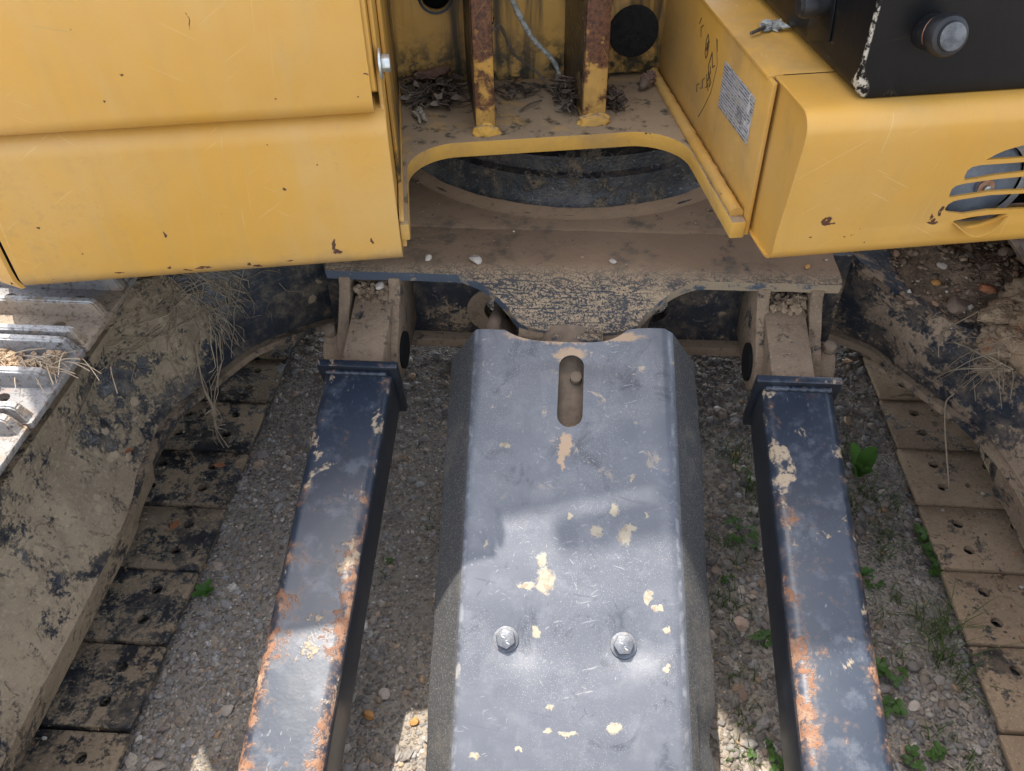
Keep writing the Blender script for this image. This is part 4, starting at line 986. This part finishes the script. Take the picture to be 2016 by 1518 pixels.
# sticks leaning in the middle of the bay
rg = random.Random(5)
st = curve([U(.178, .34, .925), U(.190, .352, .880), U(.222, .372, .815), U(.262, .392, .765), U(.279, .40, .7205)], 28)
tag(tube('stick', st, [.0052-.002*i/len(st)+.0006*math.sin(i*2.1) for i in range(len(st))], M['bark'], None, 9), 'thick grey lichen-spotted stick leaning between the two ribs', 'stick')
st = curve([U(.157, .30, .855), U(.172, .345, .842), U(.196, .385, .785), U(.236, .42, .740), U(.262, .37, .7195)], 28)
tag(tube('stick', st, [.0028-.0008*i/len(st)+.0003*math.sin(i*1.7) for i in range(len(st))], M['twig'], None, 8), 'thin bent brown twig leaning beside the thicker stick', 'stick')
st = curve([U(.196, .318, .7185), U(.215, .335, .722), U(.236, .352, .7195)], 12)
tag(tube('twig', st, .0016, M['twig'], None, 6), 'short grey twig lying flat on the plate between the ribs', 'twig')
st = curve([U(.028, .36, .727), U(.06, .375, .746), U(.095, .37, .742), U(.118, .345, .728)], 16)
tag(tube('twig', st, .0014, M['twig'], None, 6), 'long pale twig arching across the litter heap', 'twig')
# pine cone by the cheek wall
pc = U(.418, .385, .7275); pd = (U(.35, .45, 0)-U(0, 0, 0)+Vector((0, 0, .1))).normalized(); bs = basis(pc-pd*.022, pd)
core = tube('pine_cone', [bs(0, 0, t*.05) for t in (0, .2, .5, .8, 1)], [.004, .008, .0085, .006, .002], M['litter'], None, 10); tag(core, 'small dark pine cone lying by the right cheek wall', 'pine cone')
V = []; Fc = []
for k in range(46):
    t = k/46; a = k*2.39996; r_ = .0115*math.sin(math.pi*(.15+.8*t)); z = .004+.044*t; b = len(V)
    for da, dr, dz in ((-.28, .45, 0), (-.34, 1.0, .002), (0, 1.28, .0045), (.34, 1.0, .002), (.28, .45, 0)):
        V.append(bs(math.cos(a+da)*r_*dr, math.sin(a+da)*r_*dr, z+dz))
    Fc.append((b, b+1, b+2, b+3, b+4))
pydata('cone_scales', V, Fc, M['leaf_dry'], core, 0)
# bark chip and stick on the ledge under the box
blob('bark_chip', U(.503, .112, .9055), (.020, .015, .006), M['bark'], None, 3, .4, 2.4, .6, 7, .5, R(-30)); tag(col.objects['bark_chip'], 'lichen-grey bark chip resting on the yellow ledge beside the black box', 'bark')
st = curve([U(.468, .088, .906), U(.478, .094, .907), U(.492, .106, .907)], 8)
tag(tube('twig', st, .0024, M['twig'], None, 6), 'stubby brown twig sticking out from the bark chip', 'twig')

# stones on the deck plate
for i, (x, y, r, m_, lb) in enumerate(((-.254, 1.231, .0075, 'stone_pale', 'small pale rounded stone on the muddy deck near the left bracket'), (-.169, 1.225, .0125, 'stone_pale', 'larger pale angular stone on the muddy deck'),
        (.069, 1.235, .0065, 'stone_pale', 'small pinkish stone on the muddy deck above the tongue'), (.400, 1.236, .0055, 'stone_orange', 'tiny orange stone on the deck above the right bracket'))):
    stone('stone', (x, y, deck_z(y)-.0005), r, M[m_], lb, None, 20+i, .75)
stone('stone', (.437, 1.262, .4715), .0028, M['stone_pale'], 'tiny white crumb of stone at the right end of the deck', None, 31)

# mud packed behind the arm tongues
def clump(name, c, n, spread, r, label, seed, mat='mud'):
    rg = random.Random(seed); bm = bmesh.new()
    for k in range(n):
        b = bmesh.new(); bmesh.ops.create_icosphere(b, subdivisions=2, radius=1); off = Vector((seed+k*3.3, k, 0))
        p = Vector(c)+Vector((rg.uniform(-1, 1)*spread[0], rg.uniform(-1, 1)*spread[1], rg.uniform(-.6, 1)*spread[2])); s = r*rg.uniform(.45, 1.15)
        sq = Vector((rg.uniform(.7, 1.3), rg.uniform(.7, 1.3), rg.uniform(.5, 1)))
        for v in b.verts: v.co = p+Vector((v.co.x*sq.x, v.co.y*sq.y, v.co.z*sq.z))*s*(1+.75*mnoise.fractal(v.co*2.6+off, 1, 2, 3))
        me = bpy.data.meshes.new('t'); b.to_mesh(me); b.free(); bm.from_mesh(me); bpy.data.meshes.remove(me)
    return tag(finish(name, bm, M[mat], None, 28), label, 'mud', 'clumps of mud on the machine')
clump('mud_clump', (-.352, 1.205, .418), 90, (.028, .024, .016), .0075, 'crumbly grey mud packed into the bracket by the left blade arm', 2)
clump('mud_clump', (.372, 1.205, .415), 80, (.028, .022, .014), .0075, 'crumbly brown mud packed into the bracket by the right blade arm', 3)
stone('stone', (-.338, 1.200, .430), .010, M['stone_pale'], 'pale stone stuck in the mud of the left bracket', None, 33)
clump('mud_clump', GU(.006, .140, -.050), 9, (.008, .016, .006), .009, 'lump of dark mud seen down the slot in the guard', 5)

# dirt heap and clay clod lying on the right-hand leg
def roof_pt(s, t, side=1):
    T_ = LT if side < 0 else RT; p = interp(T_, s); k = min(1, s/8)
    return p.lerp(Vector((side*(.52+.62*k), 1.95-.75*max(0, k-.5), .462-.01*k)), t)
def heap_pt(s, t):
    """soil lying on the roof of the right leg"""
    p = roof_pt(s, t); a = max(0, min(1, (s-1.2-(.55-t*1.1))/1.2)); a = a*a*(3-2*a); b = max(0, min(1, (t-.015)/.10)); k = a*b
    return p+Vector((0, 0, -.006*(1-k)+.040*k+.020*k*mnoise.fractal(Vector((p.x*13, p.y*13, 2)), 1, 2, 5)))
rows = [[heap_pt(1.0+6.6*i/90, .9*j/60) for j in range(61)] for i in range(91)]
tag(solid_grid('dirt_heap', rows, (0, 0, -.012), M['soil'], None, 60), 'dark heap of soil and stones on the right-hand frame leg', 'dirt')
HP = np.array([p[:] for r in rows for p in r]); HK = np.array([q for i in range(91) for q in [max(0, min(1, (1.0+6.6*i/90-1.2-(.55-(.9*j/60)*1.1))/1.2)) for j in range(61)]])
def heap_near(x, y): return int(np.argmin((HP[:, 0]-x)**2+(HP[:, 1]-y)**2))
def heap_z(x, y): return float(HP[heap_near(x, y), 2])
rs_ = np.random.RandomState(3); pk = rs_.choice(np.nonzero(HK > .12)[0], 5200)
hx_ = {}
def crumbs_keep(x, y, rs): return np.ones(len(x), bool)
CX, CY = HP[pk, 0]+rs_.normal(0, .006, 5200), HP[pk, 1]+rs_.normal(0, .006, 5200); CZ = HP[pk, 2]
ground_scatter('soil_crumbs', 5200, None, None, CZ, (.0030, .011, .55), M['crumbs'], 'crumbs of soil and grit scattered over the dirt heap', 5, None, xy=(CX, CY))
rr2 = [[Vector((.672+.44*i/40, 1.02+.6*j/50, .579+.045*max(0, min(1, i/5))*max(0, min(1, j/8))*(.6+.5*mnoise.fractal(Vector((i*.13, j*.13, 7)), 1, 2, 4)))) for j in range(51)] for i in range(41)]
tag(solid_grid('dirt_heap', rr2, (0, 0, -.004), M['soil'], None, 60), 'layer of dark soil lying on the upper run of the right track', 'dirt')
blob('clay_clod', (.770, 1.112, .436), (.092, .085, .060), M['clod'], None, 6, .50, .95, 0, 3, 0); tag(col.objects['clay_clod'], 'big tan clay clod with roots on the right-hand frame leg', 'clod')
for i, (x, y, z, r) in enumerate(((.690, 1.118, .432, .020), (.705, 1.150, .447, .026), (.748, 1.178, .470, .030), (.688, 1.085, .405, .014))): tag(blob('clay_crumb', (x, y, z), (r*1.2, r, r*.75), M['clod' if i % 2 else 'mud'], None, 4, .55, 1.3, 0, 30+i, 0), ('crumbled clay chunk pressed against the near side of the big clod', 'clay chunk lying beside the flat brown stone of the dirt heap', 'largest broken clay chunk, behind the big clod on the dirt heap', 'smallest clay chunk caught among the dry roots')[i], 'clod', 'clay chunks beside the big clod')
blob('clay_lump', (.772, 1.115, .498), (.036, .034, .026), M['brick_red'], None, 4, .3, 1.8, 0, 6, 0); tag(col.objects['clay_lump'], 'reddish clay lump bedded in the top of the big clod', 'clod')
for i, (px_, py_, r, m_, lb) in enumerate(((.655, 1.205, .021, 'stone_brown', 'flat brown stone at the edge of the dirt heap'), (.700, 1.222, .016, 'brick_red', 'orange-red clay chip on the dirt heap'), (.640, 1.275, .010, 'stone_pale', 'pale chip of stone on the dirt heap near the skirt'),
        (.628, 1.250, .008, 'stone_orange', 'small tan stone at the tip of the dirt heap'), (.700, 1.330, .013, 'stone_brown', 'dull brown stone in the shade of the louvred skirt'), (.725, 1.205, .013, 'stone_brown', 'grey-brown stone bedded between the clay chip and the clod'), (.757, 1.31, .016, 'stone_brown', 'large brown stone at the back of the dirt heap'))):
    stone('stone', (px_, py_, heap_z(px_, py_)-.003), r, M[m_], lb, None, 40+i, .6)
ground_scatter('soil_crumbs', 1700, (-.86, -.60), (1.13, 1.42), lambda x, y: .452+.012*mnoise.noise(Vector((x*20, y*20, 4))), (.0032, .013, .55), M['crumbs'], 'crumbs of soil beneath the yellow panel on the left-hand leg', 6,
               lambda x, y, rs: (y > 1.30+(x+.62)*.42+rs.normal(0, .02, len(x))))

# dry grass draped over the left leg, roots hanging from the clod on the right
rg = random.Random(21); L_ = []
for k in range(130):
    big = rg.random() < .75
    s0 = rg.gauss(3.7, .75) if big else rg.uniform(2.4, 6.2); t0 = rg.uniform(.45, 1.0); ds = rg.gauss(.15, .55); dt = -rg.uniform(.12, .55)
    if rg.random() < .2: ds *= 2.2; dt *= .25
    lift = abs(rg.gauss(0, .006))+.001; pts = []
    for q in range(5):
        t = q/4; sv2 = min(max(s0+ds*t+rg.gauss(0, .05), .8), 8); tt = min(max(t0+dt*t+rg.gauss(0, .025), .03), 1.0)
        p = leg_pt(-1, sv2, tt)+Vector((rg.gauss(0, .0025), rg.gauss(0, .0025), 0)); pts.append(p+Vector((lift*.6*math.sin(math.pi*(t*.8+.1)), -lift*.3, lift*math.sin(math.pi*(t*.8+.1))+.001)))
    L_.append((pts if rg.random() < .45 else curve(pts, 10), rg.uniform(.0004, .0010)))
tag(tubes('dry_grass', L_, M['straw'], 4), 'tuft of dry straw and roots draped over the left-hand leg', None, None, 'stuff')
L_ = []
base = [leg_pt(-1, 4.7, .30)+Vector((.006, -.006, .006)), leg_pt(-1, 5.1, .04)+Vector((.012, -.014, .004)), Vector((-.664, 1.098, .212)), Vector((-.668, 1.092, .168)), Vector((-.655, 1.088, .118))]
L_.append((curve(base, 24), [.0012]*8+[.0026]*6+[.0022]*5+[.0009]*50))
for k in range(16):
    a = rg.randint(2, 3); p = base[a]+Vector((rg.gauss(0, .003),)*3); d = Vector((rg.gauss(.004, .010), rg.gauss(0, .008), -rg.uniform(.006, .05)*(1 if rg.random() < .8 else -.5)))
    L_.append((curve([p, p+d*.5+Vector((rg.gauss(0, .004), 0, 0)), p+d], 8), rg.uniform(.0006, .0013)))
for k in range(5):
    p = leg_pt(-1, rg.uniform(3.7, 5.2), rg.uniform(.15, .6)); q = base[2]+Vector((rg.gauss(0, .004), rg.gauss(0, .004), rg.uniform(-.01, .03))); L_.append(([p+Vector((0, 0, .003)), p.lerp(q, .35)+Vector((rg.gauss(.008, .008), -.008, .006)), p.lerp(q, .7)+Vector((rg.gauss(.008, .009), -.008, .002)), q], rg.uniform(.0005, .0010)))
for i in range(len(L_)):
    if isinstance(L_[i][1], list): L_[i] = (L_[i][0], (L_[i][1]+[.0012]*60)[:len(L_[i][0])])
tag(tubes('hanging_root', L_, M['straw'], 5), 'forked straw root dangling below the left-hand leg', 'root')
st = curve([leg_pt(-1, 8.5, .84)+Vector((0, 0, .012)), leg_pt(-1, 7.5, .74)+Vector((.01, 0, .014)), leg_pt(-1, 6.6, .60)+Vector((.01, 0, .004))], 12)
tag(tube('straw_stalk', st, .0014, M['straw'], None, 6), 'single long straw stalk lying across the muddy left frame', 'straw')
L_ = []; rg = random.Random(8)
for k in range(30):
    a = Vector((.668+rg.gauss(0, .012), 1.05+rg.gauss(0, .022), .452+rg.uniform(-.03, .02)))
    s0 = rg.uniform(4.2, 6.2); t1 = rg.uniform(.12, .75); b = leg_pt(1, s0, t1)+Vector((-.002, -.002, .003))
    mid = a.lerp(b, .5)+Vector((-.008+rg.gauss(0, .008), rg.gauss(0, .008), .008)); L_.append((curve([a, mid, b], 10), rg.uniform(.0005, .0012)))
tag(tubes('dry_roots', L_, M['straw'], 4), 'dry roots trailing from the clay clod down the right-hand leg', None, None, 'stuff')
for pts, r, lb in (([(.655, 1.14, .462), leg_pt(1, 4.0, .70)+Vector((-.004, 0, .012)), leg_pt(1, 4.25, .42)+Vector((-.002, 0, .003))], .0013, 'long bent straw standing out over the right-hand leg'),
                   ([leg_pt(1, 5.0, .12)+Vector((0, 0, .004)), leg_pt(1, 5.0, 0)+Vector((-.012, -.008, -.002)), Vector((.672, 1.03, .165))], .0014, 'short pale straw hanging off the edge of the right-hand leg')):
    tag(tube('straw_stalk', curve(pts, 14), r, M['straw'], None, 6), lb, 'straw')
# fallen leaves on the left frame
for i, (s, t, m_, ln, lb) in enumerate(((7.0, .12, 'leaf_rust', .022, 'rust-orange leaf scrap stuck to the left frame near its inner edge'), (9.6, .62, 'leaf_rust', .020, 'dull orange leaf scrap on the caked mud of the left frame'))):
    p = leg_pt(-1, s, t); leaf('leaf_scrap', at_frame(p+Vector((.002, 0, .003)), 20+40*i, 0), ln, ln*.45, M[m_], lb, 0, .1, 11+i)
for i, (x, y) in enumerate(((-.70, 1.11), (-.735, .955))):
    leaf('leaf_scrap', at_frame((x, y, .0405), 70*i), .022, .014, M['leaf_rust'], 'small rust-brown leaf lying on a lower track shoe of the left track' if i == 0 else 'reddish leaf scrap on a lower left track shoe beside the frame', 0, .08, 15+i)
# mud and straw cake on the sunlit upper shoe
clump('mud_cake', (-.735, .790, .586), 150, (.065, .024, .004), .0055, 'straw-flecked mud cake on a sunlit upper shoe of the left track', 9, 'clod')
L_ = []; rg = random.Random(4)
for k in range(40):
    p = Vector((-.70+rg.gauss(0, .03), .785+rg.gauss(0, .014), .590)); a = rg.gauss(-.5, .5); ln = rg.uniform(.02, .06)
    L_.append((curve([p, p+Vector((math.cos(a)*ln*.5, math.sin(a)*ln*.5, .006)), p+Vector((math.cos(a)*ln, math.sin(a)*ln, .001))], 6), rg.uniform(.0005, .001)))
tag(tubes('dry_grass', L_, M['straw'], 4), 'wisps of straw in the mud cake on the upper left track', None, None, 'stuff')

# ================================================================== GROUND COVER
def keep_patchy(x, y, rs):
    k = np.array([mnoise.fractal(Vector((a*6, b*6, 1)), 1, 2, 3) for a, b in zip(x, y)]); return k+rs.normal(0, .22, len(x)) > -.22
ground_scatter('gravel', 36000, (-.80, .20), (.25, 1.75), -.0005, (.0031, .011, .48), M['gravel'], 'fine grey and tan gravel between the left track and the guard', 1, keep_patchy, (.40, .75), .42)
ground_scatter('gravel', 19000, (.14, .84), (.25, 1.75), -.0005, (.0042, .013, .45), M['gravel_dark'], 'coarse dark gravel between the guard and the right track', 2, keep_patchy, (.45, .8), .30)
for i, (x, y, r, m_, lb) in enumerate(((.314, .828, .017, 'stone_pink', 'big pinkish pebble on the gravel between guard and right arm'), (-.282, .661, .0125, 'stone_pale', 'square cream pebble on the gravel between left arm and guard'), (-.30, .625, .011, 'stone_orange', 'amber oval pebble on the gravel against the left arm'),
        (-.225, .62, .009, 'stone_orange', 'orange-brown pebble on the gravel beside the guard'), (-.50, .70, .011, 'stone_pale', 'cream pebble on the gravel below the left track'), (-.53, .62, .011, 'stone_pale', 'pale lump of stone on the gravel near the left arm'),
        (-.50, .93, .012, 'stone_brown', 'grey-brown pebble on the gravel beside the left arm'), (.30, .70, .010, 'stone_brown', 'rusty brown pebble on the gravel by the guard'), (.57, .70, .010, 'stone_pale', 'pale pebble on the gravel beside the right track'))):
    stone('pebble', (x, y, -.001), r, M[m_], lb, None, 60+i, .6, 'pebble')

def leaflet_mesh(name, mat, trif=True):
    V = []; Fc = []
    def one(a, ln, wd, lift):
        b = len(V); n = 7; ca, sa = math.cos(a), math.sin(a)
        for i in range(n+1):
            t = i/n; w_ = wd*math.sin(math.pi*min(1, t*.86+.03))**.75
            if i == n: w_ *= .55
            for j in (-1, -.5, 0, .5, 1):
                x = ln*(t-(.06 if (i == n and j == 0) else 0)); y = w_*j; z = lift*t+.10*ln*abs(j)-.25*ln*t*t
                V.append((ca*x-sa*y, sa*x+ca*y, z))
        for i in range(n):
            for j in range(4): k = b+i*5+j; Fc.append((k, k+5, k+6, k+1))
    if trif:
        for k in range(3): one(2.094*k, 1.0, .46, .3)
        v, f = tube_geo([(0, 0, 0), (.15, .1, -1.0), (.3, .25, -2.2)], .045, 5); k = len(V); V.extend([tuple(q) for q in v]); Fc.extend([tuple(i+k for i in q) for q in f])
    else: one(0, 1.0, .17, .5)
    me = bpy.data.meshes.new(name); me.from_pydata(V, [], Fc); me.update(); me.polygons.foreach_set('use_smooth', [True]*len(me.polygons)); me.materials.append(mat); return me
CL = leaflet_mesh('clover_leaf', M['clover']); DK = leaflet_mesh('blade_leaf', M['dock'], False)
def clover(x, y, n, spread, size, label, seed):
    rg = random.Random(seed); e = empty('clover_plant', (x, y, 0), label, 'clover', 'clover plants in the gravel')
    for k in range(n):
        o = bpy.data.objects.new('leaf', CL); col.objects.link(o); o.parent = e; a = rg.uniform(0, 6.28); r = spread*math.sqrt(rg.random()); s = size*rg.uniform(.65, 1.1)
        o.location = (math.cos(a)*r, math.sin(a)*r, s*rg.uniform(1.2, 2.2)); o.rotation_euler = (rg.gauss(0, .28), rg.gauss(0, .28), rg.uniform(0, 6.28)); o.scale = (s,)*3
CP = [(.345, 1.015, 9, .028, .0105, 'bushy clover between the guard and the right arm near the bracket'), (.322, 1.045, 5, .02, .009, 'small clover sprig against the guard hem behind the bushy clover'), (.300, .915, 4, .016, .008, 'small clover sprig close to the right hem of the guard'),
      (.345, .79, 6, .018, .011, 'clover tucked under the right arm beside the pinkish pebble'), (.320, .595, 8, .028, .011, 'clover patch between guard and right arm at the sunlit end'),
      (.682, 1.04, 6, .026, .0125, 'round-leaved clover growing over the inner edge of the right track'), (.708, .992, 5, .022, .012, 'clover spilling onto a lower shoe of the right track'), (.672, .985, 6, .024, .012, 'clover against the edge of the right track below the other two'), (.668, .948, 4, .013, .012, 'little clover clump hanging beside a right track shoe'),
      (.537, .748, 9, .024, .0125, 'dense clover touching the outer side of the right arm'), (.530, .690, 7, .020, .0125, 'dense clover just below another along the right arm'), (.540, .602, 5, .020, .011, 'clover clump by the sunlit end of the right arm'), (.580, .612, 4, .014, .012, 'bright little clover between right arm and right track'),
      (.562, .925, 4, .014, .008, 'tiny clover sprig in bare gravel midway along the right arm'), (.375, 1.17, 5, .02, .008, 'shaded clover beneath the right bracket'), (-.318, .925, 2, .008, .008, 'single tiny clover sprig between the left arm and the guard')]
for i, c in enumerate(CP): clover(*c, seed=100+i)
def rosette(x, y, n, ln, label, seed, lean=.5, cat='weed'):
    rg = random.Random(seed); e = empty('weed', (x, y, 0), label, cat)
    for k in range(n):
        o = bpy.data.objects.new('leaf', DK); col.objects.link(o); o.parent = e; a = 6.283*k/n+rg.uniform(-.3, .3); s = ln*rg.uniform(.7, 1.1)
        o.location = (0, 0, .006); o.rotation_euler = (rg.gauss(0, .25), -lean*rg.uniform(.5, 1.2), a); o.scale = (s, s*1.5, s)
rosette(-.640, .833, 6, .027, 'little green weed by the inner edge of the left track', 1)
rosette(.592, 1.185, 3, .075, 'upright bright broad-leaved weed beside the right bracket', 2, 1.0)
rosette(.545, .945, 5, .026, 'small dark weed in the gravel beside the right arm', 3)
ground_scatter('gravel', 900, (-.80, .84), (.25, 1.6), -.0005, (.0085, .016, .25), M['gravel'], 'larger loose pebbles strewn over the finer gravel', 9, keep_patchy, (.45, .8), .25, 2)
ground_scatter('soil_crumbs', 420, (-.42, .44), (1.20, 1.55), lambda x, y: deck_z(y) if y < 1.336 else .4752, (.0012, .0045, .5), M['crumbs'], 'specks of grit scattered over the muddy deck', 12)
ground_scatter('soil_crumbs', 900, (-.83, -.665), (.35, 1.40), .0345, (.0018, .008, .55), M['crumbs'], 'crumbs of mud lying on the lower shoes of the left track', 13, lambda x, y, rs: rs.rand(len(x)) < np.exp(-(x+.80)/.05)*.8+.12)
ground_scatter('soil_crumbs', 900, (.685, .86), (.35, 1.40), .0345, (.0018, .008, .55), M['crumbs'], 'crumbs of mud lying on the lower shoes of the right track', 14, lambda x, y, rs: rs.rand(len(x)) < np.exp(-(.82-x)/.05)*.8+.12)
# grass tufts
V = []; Fc = []; rg = random.Random(12)
def blade(x, y, ln, a, wd, bend):
    b = len(V); n = 4; ca, sa = math.cos(a), math.sin(a)
    for i in range(n+1):
        t = i/n; r = ln*(bend*t*t+.15*t); z = ln*t*(1-.45*bend*t); w_ = wd*(1-t)**.7+.0001
        V.append((x+ca*r-sa*w_, y+sa*r+ca*w_, z)); V.append((x+ca*r+sa*w_, y+sa*r-ca*w_, z))
    for i in range(n): k = b+2*i; Fc.append((k, k+1, k+3, k+2))
tufts = [(.650, .83, 34, .10), (.640, .78, 30, .10), (.66, .73, 16, .07), (.62, .86, 12, .06), (.60, 1.04, 26, .045), (.585, .99, 20, .045), (.55, 1.10, 20, .05), (.60, 1.14, 24, .07), (.52, 1.18, 18, .05), (.64, 1.10, 16, .04), (.56, 1.26, 20, .06), (.37, 1.14, 22, .05), (.36, 1.09, 20, .04), (.30, 1.0, 22, .035),
         (.32, .96, 20, .035), (.285, .88, 26, .030), (.31, .86, 20, .03), (.30, .80, 14, .03), (.295, .74, 16, .03), (.30, .66, 18, .03), (.285, .60, 18, .03), (.55, .86, 14, .035), (.59, .90, 12, .03), (.565, .79, 12, .03), (.60, .65, 16, .035), (.63, .60, 14, .03), (-.33, .90, 12, .02), (-.62, 1.0, 8, .02), (-.26, 1.02, 8, .02), (.35, 1.22, 26, .06), (.42, 1.32, 20, .06)]
for x, y, n, ln in tufts:
    for k in range(n):
        blade(x+rg.gauss(0, .012), y+rg.gauss(0, .012), ln*rg.uniform(.5, 1.1), rg.uniform(0, 6.28), rg.uniform(.0006, .0014), rg.uniform(.3, 1.0))
tag(pydata('grass', V, Fc, M['grass'], None, 0), 'thin grass blades sprouting through the gravel beside the right arm', None, None, 'stuff')

# look-alikes share a group
for base, gname in (('stick', 'sticks in the centre bay'), ('twig', 'twigs on the machine'), ('leaf_scrap', 'leaf scraps on the left track and frame'), ('straw_stalk', 'single straws on the frame legs'), ('dirt_heap', 'soil lying on the right-hand side'), ('weed', 'weeds in the gravel')):
    for o in col.objects:
        if o.parent is None and o.name.split('.')[0] == base: o['group'] = gname
